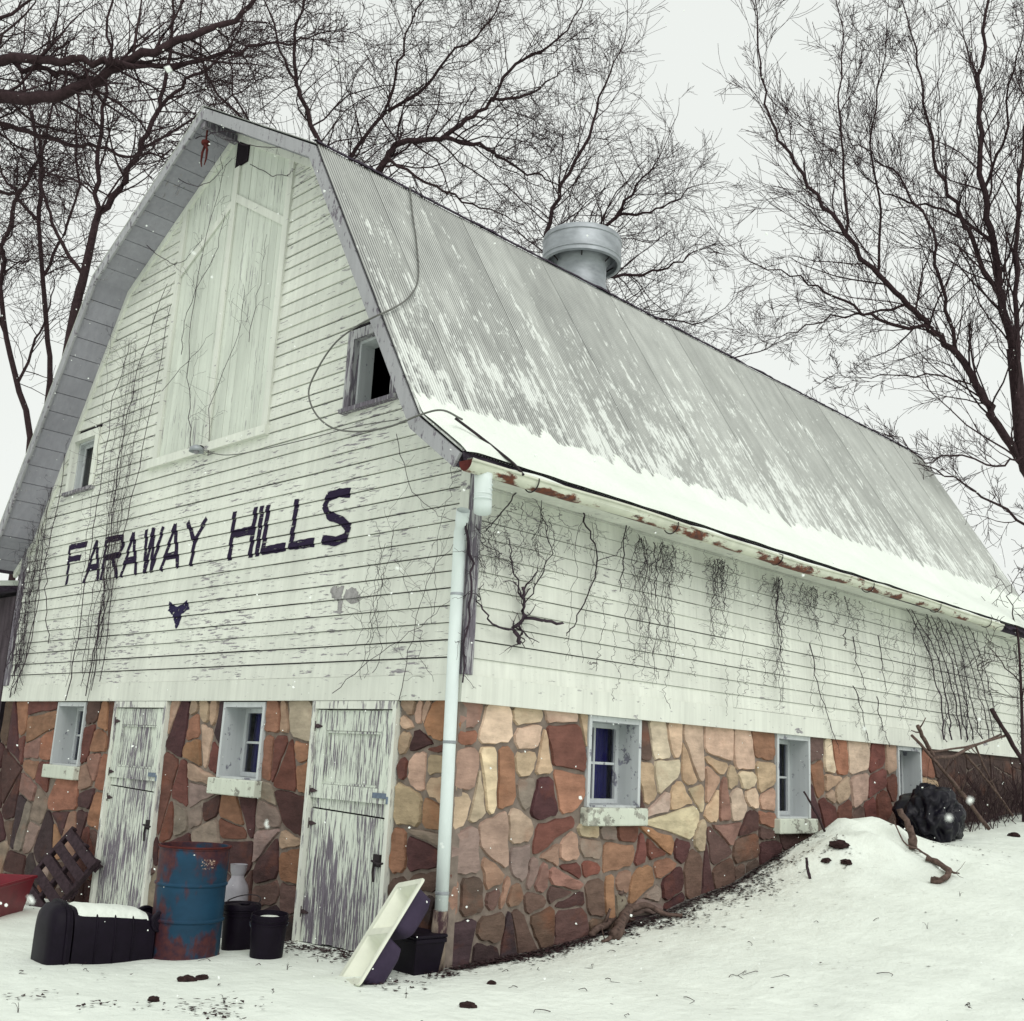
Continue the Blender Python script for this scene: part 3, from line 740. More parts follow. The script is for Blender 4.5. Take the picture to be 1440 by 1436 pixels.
# ---- dutch doors ---------------------------------------------------------------
def dutch_door(x0, x1, zb0, zb1, panel_px, drop):
    m_ = MB(); zt = ZS-.004; j = .05
    m_.box((x0, -.012, zb0-.1), (x0+j, .16, zt)); m_.box((x1-j, -.012, zb1-.1), (x1, .16, zt)); m_.box((x0+j, -.008, zt-.07), (x1-j, .16, zt))
    dr = part(m_, 'dutch_door', 'doorframe')
    part(MB().box((x0+j, .13, zb0-.05), (x1-j, .15, zt-.075)), 'inner_ledge', 'dark', dr)
    a, b = x0+j+.006, x1-j-.006; zm = 1.085; n = 7
    zl = lambda x: zm + drop*(x-a)/(b-a)
    for leaf in (0, 1):
        for i in range(n):
            p, q = a+(b-a)*i/n+.003, a+(b-a)*(i+1)/n-.003; e = random.uniform(-.002, .003)
            y0 = .042 if leaf else .036
            if leaf:
                z0a, z0b, z1 = zl(p)+.006, zl(q)+.006, zt-.078
                c = [(p, y0+e, z0a), (q, y0+e, z0b), (q, y0+.03, z0b), (p, y0+.03, z0a), (p, y0+e, z1), (q, y0+e, z1), (q, y0+.03, z1), (p, y0+.03, z1)]
            else:
                g0, g1 = np.interp([p, q], [x0, x1], [zb0, zb1]) + np.array([random.uniform(0, .03)]*2)
                c = [(p, y0+e, g0), (q, y0+e, g1), (q, y0+.03, g1), (p, y0+.03, g0), (p, y0+e, zl(p)-.008), (q, y0+e, zl(q)-.008), (q, y0+.03, zl(q)-.008), (p, y0+.03, zl(p)-.008)]
            part(MB().hexa(c), 'plank', 'door', dr)
    # raised frame of the upper leaf: stiles and rails round a sunk panel
    pz0, pz1 = 1.30, 1.78; sw = .155
    for c in (((a, .016, zm+.09), (a+sw, .040, zt-.08)), ((b-sw, .016, zm+.09), (b, .040, zt-.08))): part(MB().box(*c), 'stile', 'door', dr)
    for c in (((a+sw+.002, .018, pz1), (b-sw-.002, .040, zt-.085)), ((a+sw+.002, .018, zm+.09), (b-sw-.002, .040, pz0))): part(MB().box(*c), 'rail', 'door', dr)
    m_ = MB(); k = .022
    for c in (((a+sw+.003, .024, pz0+.003), (a+sw+k, .040, pz1-.003)), ((b-sw-k, .024, pz0+.003), (b-sw-.003, .040, pz1-.003)), ((a+sw+k+.001, .024, pz1-k), (b-sw-k-.001, .040, pz1-.003)), ((a+sw+k+.001, .024, pz0+.003), (b-sw-k-.001, .040, pz0+k))): m_.box(*c)
    part(m_, 'panel_moulding', 'door', dr)
    for zz in (1.80, 1.22, .93, .16):           # strap hinges
        yv = .004 if zz > 1.1 else .024
        m_ = MB().box((a-.05, yv, zz+.0), (a+.02, yv+.008, zz+.034)); m_.add([(a+.02, yv, zz-.005), (a+.095, yv+.004, zz+.012), (a+.095, yv+.004, zz+.020), (a+.02, yv, zz+.038), (a+.02, yv+.01, zz-.005), (a+.095, yv+.01, zz+.012), (a+.095, yv+.01, zz+.020), (a+.02, yv+.01, zz+.038)], [(0, 1, 2, 3), (0, 4, 5, 1), (3, 2, 6, 7), (1, 5, 6, 2)])
        m_.tube([(a-.012, yv, zz-.03), (a-.012, yv, zz+.062)], .009, 8); part(m_, 'hinge', 'rustyiron', dr)
    m_ = MB().box((b-.20, .002, 1.22), (b+.055, .012, 1.265)); m_.tube([(b+.02, -.006, 1.18), (b+.02, -.006, 1.24)], .016, 8); part(m_, 'hasp', 'hasp', dr)
    m_ = MB().box((b-.14, .012, .66), (b-.05, .034, .76)); m_.tube([(b-.10, .005, .70), (b-.10, -.03, .71), (b-.02, -.03, .69), (b+.03, -.004, .70)], .010, 8)
    m_.tube([(b-.095, -.008, .70), (b-.10, -.012, .62), (b-.085, -.012, .54)], .011, 6); part(m_, 'latch', 'iron', dr)
    return dr
dutch_door(-2.00, -.775, -.10, -.03, None, -.03)
dutch_door(-5.99, -4.75, -.26, -.20, None, -.03)

# ---- upper gable windows -------------------------------------------------------
def gable_window(x0, x1, z0, z1, open_):
    t = .10; m_ = MB(); y0, y1 = -.026, .05
    m_.box((x0, y0, z0+.0), (x0+t, y1, z1)); m_.box((x1-t, y0, z0+.0), (x1, y1, z1)); m_.box((x0+t, y0, z1-t), (x1-t, y1, z1))
    win = part(m_, 'gable_window', 'weathered' if open_ else 'trim')
    part(MB().box((x0-.02, -.055, z0-.045), (x1+.02, .05, z0-.002)), 'sill', 'weathered', win)
    a, b = x0+t, x1-t
    m_ = MB().box((a, .052, z0), (a+.03, .22, z1-t)); m_.box((b-.03, .052, z0), (b, .22, z1-t)); m_.box((a+.03, .052, z1-t-.03), (b-.03, .22, z1-t)); m_.box((a+.03, .052, z0), (b-.03, .22, z0+.02))
    part(m_, 'jamb', 'reveal', win)
    if not open_:
        m_ = MB(); xm = a+.05; 
        for c in (((a+.03, .12, z0+.02), (a+.07, .15, z1-t-.03)), ((b-.07, .12, z0+.02), (b-.03, .15, z1-t-.03)), ((a+.07, .12, z0+.02), (b-.07, .15, z0+.06)), ((a+.07, .12, z1-t-.07), (b-.07, .15, z1-t-.03)), (((a+b)/2-.012, .125, z0+.06), ((a+b)/2+.012, .145, z1-t-.07))): m_.box(*c)
        part(m_, 'sash', 'reveal', win)
        part(MB().add([(a+.07, .135, z0+.06), (b-.07, .135, z0+.06), (b-.07, .135, z1-t-.07), (a+.07, .135, z1-t-.07)], [(0, 1, 2, 3)]), 'pane', 'glass', win)
gable_window(*UPW[0], True); gable_window(*UPW[1], False)

# ---- hay door -------------------------------------------------------------------
def hay_door():
    x0, x1, z0 = HAY[:3]; xc = -4.56
    top = lambda x: 9.21-.13-abs(x-CX)*(9.21-7.70)/2.555
    m_ = MB()
    for i in range(24):
        a, b = x0+(x1-x0)*i/24, x0+(x1-x0)*(i+1)/24; zt = min(top(a), top(b))
        m_.add([(a, .05, z0), (b, .05, z0), (b, .05, zt), (a, .05, zt)], [(0, 1, 2, 3)])
    hd = part(m_, 'hay_door', 'sheath')
    n = 16
    for i in range(n):
        a, b = x0+.075+(x1-x0-.15)*i/n, x0+.075+(x1-x0-.15)*(i+1)/n
        if a < xc < b: pass
        y = .012+random.uniform(-.002, .002)
        c = [(a+.003, y, z0+.08), (b-.003, y, z0+.08), (b-.003, y+.028, z0+.08), (a+.003, y+.028, z0+.08), (a+.003, y, top(a)-.0), (b-.003, y, top(b)-.0), (b-.003, y+.028, top(b)-.0), (a+.003, y+.028, top(a)-.0)]
        part(MB().hexa(c), 'plank', 'haydoor', hd)
    part(MB().box((x0-.03, -.02, z0+.06), (x0+.075, .03, top(x0)-.08)), 'side_casing', 'trim', hd)
    part(MB().box((x1-.075, -.02, z0+.06), (x1+.03, .03, top(x1)-.08)), 'side_casing', 'trim', hd)
    part(MB().box((x0-.12, -.05, z0-.045), (x1+.05, .03, z0+.06)), 'bottom_casing', 'trim', hd)
    part(MB().box((xc-.05, -.016, z0+.062), (xc+.05, .010, 8.55)), 'centre_batten', 'trim', hd)
    for (xa, za, xb, zb) in ((x0+.08, 7.47, xc-.052, 8.07), (xc+.052, 8.11, x1-.08, 7.44)):
        h = .055
        c = [(xa, -.012, za-h), (xb, -.012, zb-h), (xb, .011, zb-h), (xa, .011, za-h), (xa, -.012, za+h), (xb, -.012, zb+h), (xb, .011, zb+h), (xa, .011, za+h)]
        part(MB().hexa(c), 'sloping_rail', 'trim', hd)
    part(MB().box((-4.63, -.012, 8.56), (-4.36, .009, 8.90)), 'track_opening', 'dark', hd)
hay_door()

# ---- roof -------------------------------------------------------------------------
def prof_pt(i, side): return np.array([CX+side*PROF[i][0], PROF[i][1]])
def seg_normal(a, b, side):
    d = b-a; n = np.array([-d[1], d[0]])*(-1 if side < 0 else 1); n = n/np.linalg.norm(n)
    return n if n[1] > 0 else -n
def slab(a, b, y0, y1, n, t0, t1):     # a,b in xz, slab between depths t0 and t1 below the roof top
    p = lambda q, t, y: (q[0]-n[0]*t, y, q[1]-n[1]*t)
    return [p(a, t1, y0), p(b, t1, y0), p(b, t1, y1), p(a, t1, y1), p(a, t0, y0), p(b, t0, y0), p(b, t0, y1), p(a, t0, y1)]
def off_pt(i, side, t):
    """profile point i moved t below the roof top, mitred with its neighbours"""
    p = prof_pt(i, side)
    if i == 0:
        n = seg_normal(prof_pt(0, side), prof_pt(1, side), side); return np.array([p[0], p[1]-t/n[1]])
    n1 = seg_normal(prof_pt(i-1, side), p, side)
    if i == 3: return p-n1*t
    n2 = seg_normal(p, prof_pt(i+1, side), side); b = n1+n2; return p-b*t/(b@n1)
def mitred(i, side, y0, y1, t0, t1):
    q = [off_pt(i, side, t1), off_pt(i+1, side, t1), off_pt(i, side, t0), off_pt(i+1, side, t0)]
    P_ = lambda k, y: (q[k][0], y, q[k][1])
    return [P_(0, y0), P_(1, y0), P_(1, y1), P_(0, y1), P_(2, y0), P_(3, y0), P_(3, y1), P_(2, y1)]
deck = MB()
for side in (1, -1):
    for i in range(3):
        deck.hexa(mitred(i, side, RAKE+.03, REND-.03, .03, .06))
roof = part(deck, 'roof', 'fasciad')
def roof_sheet(i0, i1, side, y0, wd):
    """one corrugated sheet over profile points i0..i1"""
    pts = []
    for i in range(i0, i1):
        a, b = prof_pt(i, side), prof_pt(i+1, side); n = 7 if i == 1 else 3
        for k in range(n + (1 if i == i1-1 else 0)): pts.append((a+(b-a)*k/n, seg_normal(a, b, side)))
    nc = int(wd/.034*4); v = []
    for p, n in pts:
        for j in range(nc+1):
            y = wd*j/nc; h = .0062*math.cos(2*math.pi*y/.034)
            v.append((p[0]+n[0]*(h-.008), y0+y, p[1]+n[1]*(h-.008)))
    f = [(r_*(nc+1)+j, r_*(nc+1)+j+1, (r_+1)*(nc+1)+j+1, (r_+1)*(nc+1)+j) for r_ in range(len(pts)-1) for j in range(nc)]
    if side < 0: f = [q[::-1] for q in f]
    f = [q[::-1] for q in f]
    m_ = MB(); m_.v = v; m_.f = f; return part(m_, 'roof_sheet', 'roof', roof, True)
SW = .034*20
nsheet = round((REND-RAKE)/SW)
for side in (1, -1):
    for i0, i1 in ((0, 1), (1, 3)):
        first = roof_sheet(i0, i1, side, RAKE, SW+.02)
        for k in range(1, nsheet):
            o = first.copy(); COL.objects.link(o); o.parent = roof
            o.location.y = k*SW
            o.location.z = (.004 if k % 2 else 0)+random.uniform(0, .002)
# rake fascia, soffit boards
for side in (1, -1):
    for i in range(3):
        a, b = prof_pt(i, side), prof_pt(i+1, side); n = seg_normal(a, b, side)
        part(MB().hexa(mitred(i, side, RAKE, RAKE+.028, .03, .16)), 'rake_board', 'rakeb', roof)
        part(MB().hexa(mitred(i, side, REND-.03, REND, .03, .16)), 'rake_board', 'rakeb', roof)
        a, b = off_pt(i, side, .10)+n*.10, off_pt(i+1, side, .10)+n*.10
        L = np.linalg.norm(b-a); k = max(1, round(L/.27))
        for j in range(k):
            p, q = a+(b-a)*(j/k+.004/L), a+(b-a)*((j+1)/k-.004/L)
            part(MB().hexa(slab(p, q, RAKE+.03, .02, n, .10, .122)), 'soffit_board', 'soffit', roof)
        part(MB().hexa(mitred(i, side, -.022, .028, .124, .21)), 'frieze_board', 'trim', roof)
# eave fascia under the roof edge, both sides
for side in (1, -1):
    x = CX+side*5.02
    part(MB().box((min(x, x-side*.05), RAKE+.03, 3.875), (max(x, x-side*.05), REND, 3.955)), 'eave_fascia', 'fasciad', roof)
    part(MB().box((min(x-side*.05, CX+side*4.70), .03, 3.885), (max(x-side*.05, CX+side*4.70), REND, 3.905)), 'eave_soffit', 'trim', roof)
# ragged tar-paper edge hanging over the gutter
m_ = MB(); n = 260; v = []
for i in range(n+1):
    y = RAKE+.02+(REND-RAKE)*i/n; d = .05+.035*noise.noise(Vector((y*3, 0, 0)))+random.uniform(0, .025)
    v += [(.375, y, 4.005), (.402+random.uniform(-.008, .008), y, 3.985-d)]
m_.add(v, [(2*i, 2*i+1, 2*i+3, 2*i+2) for i in range(n)]); part(m_, 'ragged_roof_edge', 'fasciad', roof)
# ridge cap of the break line (a dark ragged lip)
m_ = MB(); v = []; n = 240
pb = prof_pt(1, 1)
for i in range(n+1):
    y = RAKE+(REND-RAKE)*i/n; d = .018*noise.noise(Vector((y*2.3, 5, 0)))+.012*noise.noise(Vector((y*9, 5, 0)))
    v += [(pb[0]-.10, y, pb[1]+.075), (pb[0]+.012, y, pb[1]+.030+d), (pb[0]+.02+.3*d, y, pb[1]+.004+d*.5)]
m_.add(v, [(3*i+k, 3*i+k+1, 3*i+k+4, 3*i+k+3) for i in range(n) for k in (0, 1)]); part(m_, 'break_flashing', 'fasciad', roof)
# hay hook and its track at the peak
m_ = MB().box((CX-.05, -.47, 8.92), (CX+.05, .0, 9.0)); part(m_, 'hay_track', 'weathered')
m_ = MB(); hx, hy = CX-.02, -.40
m_.tube([(hx, hy, 8.93), (hx, hy, 8.78)], .012, 8); m_.lathe([(.0, .0), (.05, .01), (.055, .03), (.05, .05), (.0, .06)], (hx, hy, 8.72), 12)
for s_ in (-1, 1): m_.tube([(hx, hy, 8.73), (hx+s_*.055, hy, 8.64), (hx+s_*.06, hy, 8.52), (hx+s_*.03, hy, 8.44)], [.018, .016, .012, .006], 8)
part(m_, 'hay_hook', 'rust')

# ---- ridge ventilator --------------------------------------------------------------
vy = 6.55; zr = 9.12
vent = part(MB().lathe([(.56, 0), (.45, .16), (.42, .30), (.42, .62), (.50, .72), (.50, .74), (.0, .74)], (CX, vy, zr), 40, True), 'ridge_ventilator', 'galv', None, True)
autosmooth(vent)
m_ = MB(); prof = [(.62, .60), (.66, .62), (.66, 1.06), (.645, 1.09), (.60, 1.10), (.60, 1.07), (.625, 1.04), (.625, .64), (.60, .62), (.62, .60)]
autosmooth(part(m_.lathe(prof, (CX, vy, zr), 48, False), 'wind_band', 'galv', vent, True))
autosmooth(part(MB().lathe([(.58, .78), (.585, .80), (.5, .95), (.28, 1.12), (.06, 1.2), (.0, 1.2)], (CX, vy, zr), 40), 'vent_hood', 'galv', vent, True))
for k in range(6):
    a = k*math.pi/3+.2
    part(MB().tube([(CX+.45*math.cos(a), vy+.45*math.sin(a), zr+.60), (CX+.625*math.cos(a), vy+.625*math.sin(a), zr+.75)], .012, 6), 'brace', 'iron', vent)
for zz in (.68, .98): autosmooth(part(MB().lathe([(.661, zz), (.672, zz+.012), (.661, zz+.024)], (CX, vy, zr), 48, False), 'band_bead', 'galv', vent))
for s_ in (1, -1):
    a = np.array([CX, 9.235]); b = np.array([CX+s_*.62, 9.235-.62*.591]); nn = seg_normal(a, b, s_)
    part(MB().hexa(slab(a, b, vy-.62, vy+.62, nn, -.012, .004)), 'base_flashing', 'galv', vent)

# ---- gutter and downspout -------------------------------------------------------------
GX, GZ, GY0, GY1 = .468, 3.885, -.52, 10.3
m_ = MB(); v = []; n = 90; k = 10
for i in range(n+1):
    y = GY0+(GY1-GY0)*i/n; sag = .012*math.sin(y*1.1)-.004*math.sin(y*3.1)+.004*y*.5
    for j in range(k+1):
        a = math.pi*(1+j/k); v.append((GX+.075*math.cos(a), y, GZ+sag+.085*math.sin(a)))
    v.append((GX+.085, y, GZ+sag+.006))
    v.append((GX+.080, y, GZ+sag-.012))
q = k+3
m_.add(v, [(i*q+j, (i+1)*q+j, (i+1)*q+j+1, i*q+j+1) for i in range(n) for j in range(q-1)])
gut = part(m_, 'gutter', 'gutter', None, True)
so_ = gut.modifiers.new('thick', 'SOLIDIFY'); so_.thickness = .004
m_ = MB(); c = [(GX+.075*math.cos(math.pi*(1+j/12)), GY0-.002, GZ+.085*math.sin(math.pi*(1+j/12))) for j in range(13)]
m_.add(c+[(x, y+.012, z_) for x, y, z_ in c], [tuple(range(13)), tuple(range(25, 12, -1))]+[(j, j+13, (j+1) % 13+13, (j+1) % 13) for j in range(13)]); part(m_, 'end_cap', 'rust', gut)
for y in (.24, 2.2, 4.1, 6.2, 8.1, 9.8):
    pts = [(GX+.09*math.cos(math.pi*(1+j/10)), y, GZ+.004*y*.5+.1*math.sin(math.pi*(1+j/10))) for j in range(11)] + [(.39, y, 3.95)]
    part(MB().tube(pts, .006, 6), 'hanger', 'iron', gut)
m_ = MB(); n = 120; v = []
for i in range(n+1):
    y = GY0+.05+(GY1-GY0-.1)*i/n; h = .038+.03*noise.noise(Vector((y*1.6, 1, 4))); s_ = .004*y*.5
    v += [(GX-.06, y, GZ-.03+s_), (GX-.035, y, GZ+h+s_), (GX+.03, y, GZ+h*.9+s_), (GX+.066, y, GZ-.03+s_)]
m_.add(v, [(4*i+j, 4*i+j+1, 4*i+j+5, 4*i+j+4) for i in range(n) for j in range(3)])
tag(m_.build('gutter_snow', 'snow', None, True), 'strip of snow lying in the gutter along the eave', 'snow', kind='stuff')
# downspout: outlet elbow, open broken joint, lower pipe, cast boot
OX, OY = GX-.02, -.30
m_ = MB().tube([(OX, OY, GZ-.06), (OX, OY, GZ-.11), (OX-.005, OY+.01, GZ-.2), (OX-.02, OY+.03, GZ-.30), (OX-.05, OY+.06, GZ-.36)], [.078, .072, .072, .074, .072], 20, False)
dsp = part(m_, 'downspout', 'pipe', None, True); sm = dsp.modifiers.new('thick', 'SOLIDIFY'); sm.thickness = .004
for zz in (.15, .19, .23, .27): autosmooth(part(MB().lathe([(.0735, 0), (.077, .006), (.0735, .012)], (OX-.006, OY+.015, GZ-zz), 20, False), 'crimp_ring', 'pipe', dsp))
p0, p1 = onY(647, 748, -.08), onY(620, 1290, -.08)
m_ = MB(); mid = (p0+p1)/2
m_.tube([p0+np.array((.10, -.07, .16)), p0+np.array((.045, -.03, .07)), p0, p0*.66+p1*.34+np.array((0, -.004, 0)), p0*.33+p1*.67, p1], [.058, .056, .053, .052, .052, .052], 18, False)
lp = part(m_, 'lower_pipe', 'pipe', dsp, True); sm = lp.modifiers.new('thick', 'SOLIDIFY'); sm.thickness = .004
p2 = onY(611, 1372, -.08)
part(MB().tube([p1+np.array((0, 0, .05)), p1*.5+p2*.5, p2], [.060, .062, .066], 18), 'boot_pipe', 'castpipe', dsp, True)
part(MB().tube([(.0, -.035, 3.3), (.004, -.036, 1.8), (.0, -.034, .38)], .009, 6), 'ground_rod', 'whitep', dsp)
for zz in (2.9, 1.7, .55):
    t = (p0[2]-zz)/(p0[2]-p1[2]); c = p0*(1-t)+p1*t
    autosmooth(part(MB().lathe([(.0525, 0), (.056, .003), (.056, .022), (.0525, .025)], c, 18, False), 'pipe_strap', 'galv', dsp))

# ---- snow lying on the roof's flare ----------------------------------------------------
def roof_snow():
    A, B, C_ = prof_pt(1, 1), prof_pt(2, 1), prof_pt(3, 1)
    d1 = (A-B)/np.linalg.norm(A-B); up_len = 1.25; n1 = seg_normal(A, B, 1); n2 = seg_normal(B, C_, 1); L2 = np.linalg.norm(C_-B)
    ny, ns = 420, 34; v = []
    for i in range(ny+1):
        y = RAKE+.03+(REND-RAKE-.06)*i/ny
        top = .22+.10*noise.noise(Vector((y*.9, 3, 0)))+.10*noise.noise(Vector((y*4.3, 9, 0))) + .035*min(y, 12)*.6
        lip = .02*noise.noise(Vector((y*2.1, 0, 8)))
        for j in range(ns+1):
            s_ = -L2-.035+lip + (L2+.035-lip+up_len)*j/ns
            if s_ < 0: p = B+(C_-B)/L2*(-s_); nn = n2*min(1, -s_/.15)+n1*(1-min(1, -s_/.15))
            else: p = B+d1*s_; nn = n1
            rag = .05*noise.noise(Vector((y*15, s_*1.6, 2)))+.05*noise.noise(Vector((y*5, s_*2, 5)))
            th = .085*sstep(top+.15, -.25, s_+rag) - .06*sstep(top-.05, top+.35, s_+rag*2)
            if s_ < -L2+.05: th *= max(.25, (s_+L2+.04)/.09)
            th *= sstep(-.02, .16, y-RAKE)*sstep(-.02, .16, REND-y); th += .006*noise.noise(Vector((y*3, s_*3, 1)))
            v.append((p[0]+nn[0]*th, y, p[1]+nn[1]*th))
    f = [(i*(ns+1)+j, i*(ns+1)+j+1, (i+1)*(ns+1)+j+1, (i+1)*(ns+1)+j) for i in range(ny) for j in range(ns)]
    m_ = MB(); m_.v = v; m_.f = f
    o = m_.build('roof_snow', 'snow', None, True)
    tag(o, 'smooth bank of snow along the flared lower edge of the roof', 'snow', kind='stuff')
roof_snow()

# ------------------------------------------------------------------ tubes in bulk (numpy) for trees and vines
def tubes_mesh(name, paths, sides=4):
    """paths: list of (pts[k,3], rad[k]); grouped by length"""
    V, F = [], []; base = 0
    by = {}
    for p, r in paths: by.setdefault((len(p), 5 if r[0] > .03 else sides), []).append((p, r))
    for (k, n), lst in by.items():
        P = np.array([q[0] for q in lst], float); Q = np.array([q[1] for q in lst], float); m = len(lst)
        t = np.empty_like(P); t[:, 1:-1] = P[:, 2:]-P[:, :-2]; t[:, 0] = P[:, 1]-P[:, 0]; t[:, -1] = P[:, -1]-P[:, -2]
        t /= np.linalg.norm(t, axis=2, keepdims=True)+1e-9
        u = np.cross(t, np.array((.31, .22, .93))); u /= np.linalg.norm(u, axis=2, keepdims=True)+1e-9; w_ = np.cross(t, u)
        a = np.arange(n)*2*math.pi/n
        ring = P[:, :, None, :] + Q[:, :, None, None]*(u[:, :, None, :]*np.cos(a)[None, None, :, None] + w_[:, :, None, :]*np.sin(a)[None, None, :, None])
        V.append(ring.reshape(-1, 3))
        i, j = np.meshgrid(np.arange(k-1), np.arange(n), indexing='ij'); j2 = (j+1) % n
        q = np.stack([i*n+j, i*n+j2, (i+1)*n+j2, (i+1)*n+j], -1).reshape(-1, 4)
        F.append((q[None]+(np.arange(m)*k*n)[:, None, None]).reshape(-1, 4)+base); base += m*k*n
    V = np.concatenate(V); F = np.concatenate(F)
    me = bpy.data.meshes.new(name); me.vertices.add(len(V)); me.vertices.foreach_set('co', V.astype(np.float32).ravel())
    me.loops.add(len(F)*4); me.loops.foreach_set('vertex_index', F.astype(np.int32).ravel())
    me.polygons.add(len(F)); me.polygons.foreach_set('loop_start', np.arange(0, len(F)*4, 4, dtype=np.int32))
    me.update(calc_edges=True); me.polygons.foreach_set('use_smooth', [True]*len(F)); return me
def spline(pts, n):
    pts = np.array(pts, float)
    if len(pts) == 2: return np.array([pts[0]+(pts[1]-pts[0])*i/n for i in range(n+1)])
    ext = np.vstack([2*pts[0]-pts[1], pts, 2*pts[-1]-pts[-2]]); out = []
    segs = len(pts)-1
    for i in range(n+1):
        q = min(segs-1e-6, segs*i/n); k = int(q); t = q-k; a, b, c, d = ext[k:k+4]
        out.append(.5*((2*b)+(-a+c)*t+(2*a-5*b+4*c-d)*t*t+(-a+3*b-3*c+d)*t**3))
    return np.array(out)
def rnd_dir(rng, d, ang):
    """unit vector at angle ang from d, random azimuth"""
    x, y, z_ = d
    if abs(z_) < .9: ux, uy, uz = y, -x, 0.0
    else: ux, uy, uz = 0.0, z_, -y
    l = math.sqrt(ux*ux+uy*uy+uz*uz); ux /= l; uy /= l; uz /= l
    vx, vy_, vz = y*uz-z_*uy, z_*ux-x*uz, x*uy-y*ux
    a = rng.uniform(0, 6.2832); s_, c = math.sin(ang), math.cos(ang); ca, sa = math.cos(a), math.sin(a)
    return (x*c+s_*(ux*ca+vx*sa), y*c+s_*(uy*ca+vy_*sa), z_*c+s_*(uz*ca+vz*sa))
def grow(rng, out, p, d, L, r, lvl, S):
    n = 6 if lvl > 1 else (5 if lvl == 1 else 4); st = L/n
    pts = [p]; rad = [r]; dirs = [d]; wig = S['wig']; up = S['up']; r1 = max(S['rmin'], r*.35)
    for i in range(n):
        x = d[0]+rng.gauss(0, wig); y = d[1]+rng.gauss(0, wig); z_ = d[2]+rng.gauss(0, wig)+up
        l = math.sqrt(x*x+y*y+z_*z_); d = (x/l, y/l, z_/l)
        p = (p[0]+d[0]*st, p[1]+d[1]*st, p[2]+d[2]*st); pts.append(p); dirs.append(d); rad.append(r+(r1-r)*(i+1)/n)
    out.append((pts, rad))
    if lvl <= 0: return
    k = int(S['kids'][lvl-1]*rng.uniform(.7, 1.3)+.5)
    for _ in range(k):
        t = rng.uniform(.12, 1.0); i = min(n-1, int(t*n)); f = t*n-i
        q = tuple(pts[i][c]+(pts[i+1][c]-pts[i][c])*f for c in range(3))
        cl = L*rng.uniform(.38, .78)*(1.15-.45*t); cr = max(S['rmin'], (rad[i])*rng.uniform(.38, .62))
        grow(rng, out, q, rnd_dir(rng, dirs[i+1], R(rng.uniform(*S['ang']))), cl, cr, lvl-1, S)
def make_tree(name, label, base, trunk, limbs, S, seed, dens=.66, thin=1.0, group='bare trees round the barn'):
    """trunk: list of points with radii; limbs: (pts, r0, r1, spacing, child length, level)"""
    rng = random.Random(seed); tr = empty(name, base)
    tag(tr, label, 'tree', group)
    tp, tr0, tr1 = trunk; tr0 *= .8*thin; tr1 *= .78*thin
    limbs = [(p_, r0*.82*thin, r1*.7*thin, sp*dens, cl, lv) for p_, r0, r1, sp, cl, lv in limbs]
    tp = spline(tp, 14); tp = [tuple(q) for q in tp]; trad = list(np.linspace(tr0, tr1, len(tp)))
    trad[0] *= 1.25
    off = Matrix.Translation((-base[0], -base[1], -base[2]))
    m_ = MB().tube(tp, trad, 10); o = m_.build('trunk', 'bark', tr, True, xf=off)
    out = []
    for pts, r0, r1, spacing, cl, lvl in limbs:
        pl = spline(pts, max(5, 4*(len(pts)-1)))
        w_ = [(q[0]+rng.gauss(0, .03), q[1]+rng.gauss(0, .03), q[2]+rng.gauss(0, .03)) for q in pl]
        w_[0] = tuple(pl[0]); n = len(w_); rad = list(np.linspace(r0, r1, n)); out.append((w_, rad))
        for i in range(n-1):
            a, b = np.array(w_[i]), np.array(w_[i+1]); d = b-a; l = np.linalg.norm(d); d = d/l
            k = l/spacing; k = int(k)+(rng.random() < k-int(k))
            for _ in range(k):
                f = rng.random(); t = (i+f)/(n-1); q = tuple(a+(b-a)*f)
                grow(rng, out, q, rnd_dir(rng, tuple(d), R(rng.uniform(*S['ang']))), cl*rng.uniform(.5, 1.2)*(1.1-.5*t), min(.026, max(S['rmin'], rad[i]*rng.uniform(.24, .5))), lvl, S)
        grow(rng, out, w_[-1], tuple(d), cl*.8, r1, lvl, S)
    me = tubes_mesh('crown', out, 3); me.transform(off); link('crown', me, 'bark', tr)
    return tr

def D(lst, d): return [dep(x, y, d) for x, y in lst]
def Dv(lst): return [dep(x, y, d) for x, y, d in lst]
def gpt(x, y): return (x, y, ground(x, y)-.1)
S1 = dict(wig=.17, up=.035, kids=(5, 4, 4), ang=(25, 65), rmin=.0044)
S2 = dict(wig=.22, up=.01, kids=(6, 4, 4), ang=(30, 75), rmin=.0044)
S3 = dict(wig=.12, up=.05, kids=(5, 4, 4), ang=(20, 52), rmin=.0044)

# leaning trunk behind the barn's left roof slope
b0 = (-13.7, 1.95, ground(-13.7, 1.95)-.1); d0 = 21
make_tree('leaning_tree', 'forked bare tree leaning over the steep left roof slope', b0,
    ([b0, (-13.75, 1.9, 4), dep(100, 470, d0), dep(118, 388, d0), dep(135, 310, d0)], .19, .10),
    [(D([(135, 310), (165, 265), (195, 215), (222, 155), (236, 90), (242, 20), (240, -60)], d0), .105, .03, .32, 2.0, 2),
     (D([(135, 310), (138, 230), (146, 150), (152, 70), (160, -20), (168, -90)], d0), .075, .02, .36, 1.8, 2),
     (D([(222, 155), (255, 120), (290, 95), (330, 55), (352, -10)], d0), .06, .02, .34, 1.6, 2),
     (D([(118, 388), (80, 330), (62, 270), (45, 190), (30, 120)], d0), .06, .02, .34, 1.7, 2),
     (D([(195, 215), (240, 185), (300, 150), (350, 120)], d0+1.5), .05, .02, .3, 1.6, 2)], S1, 11, .7, .85)
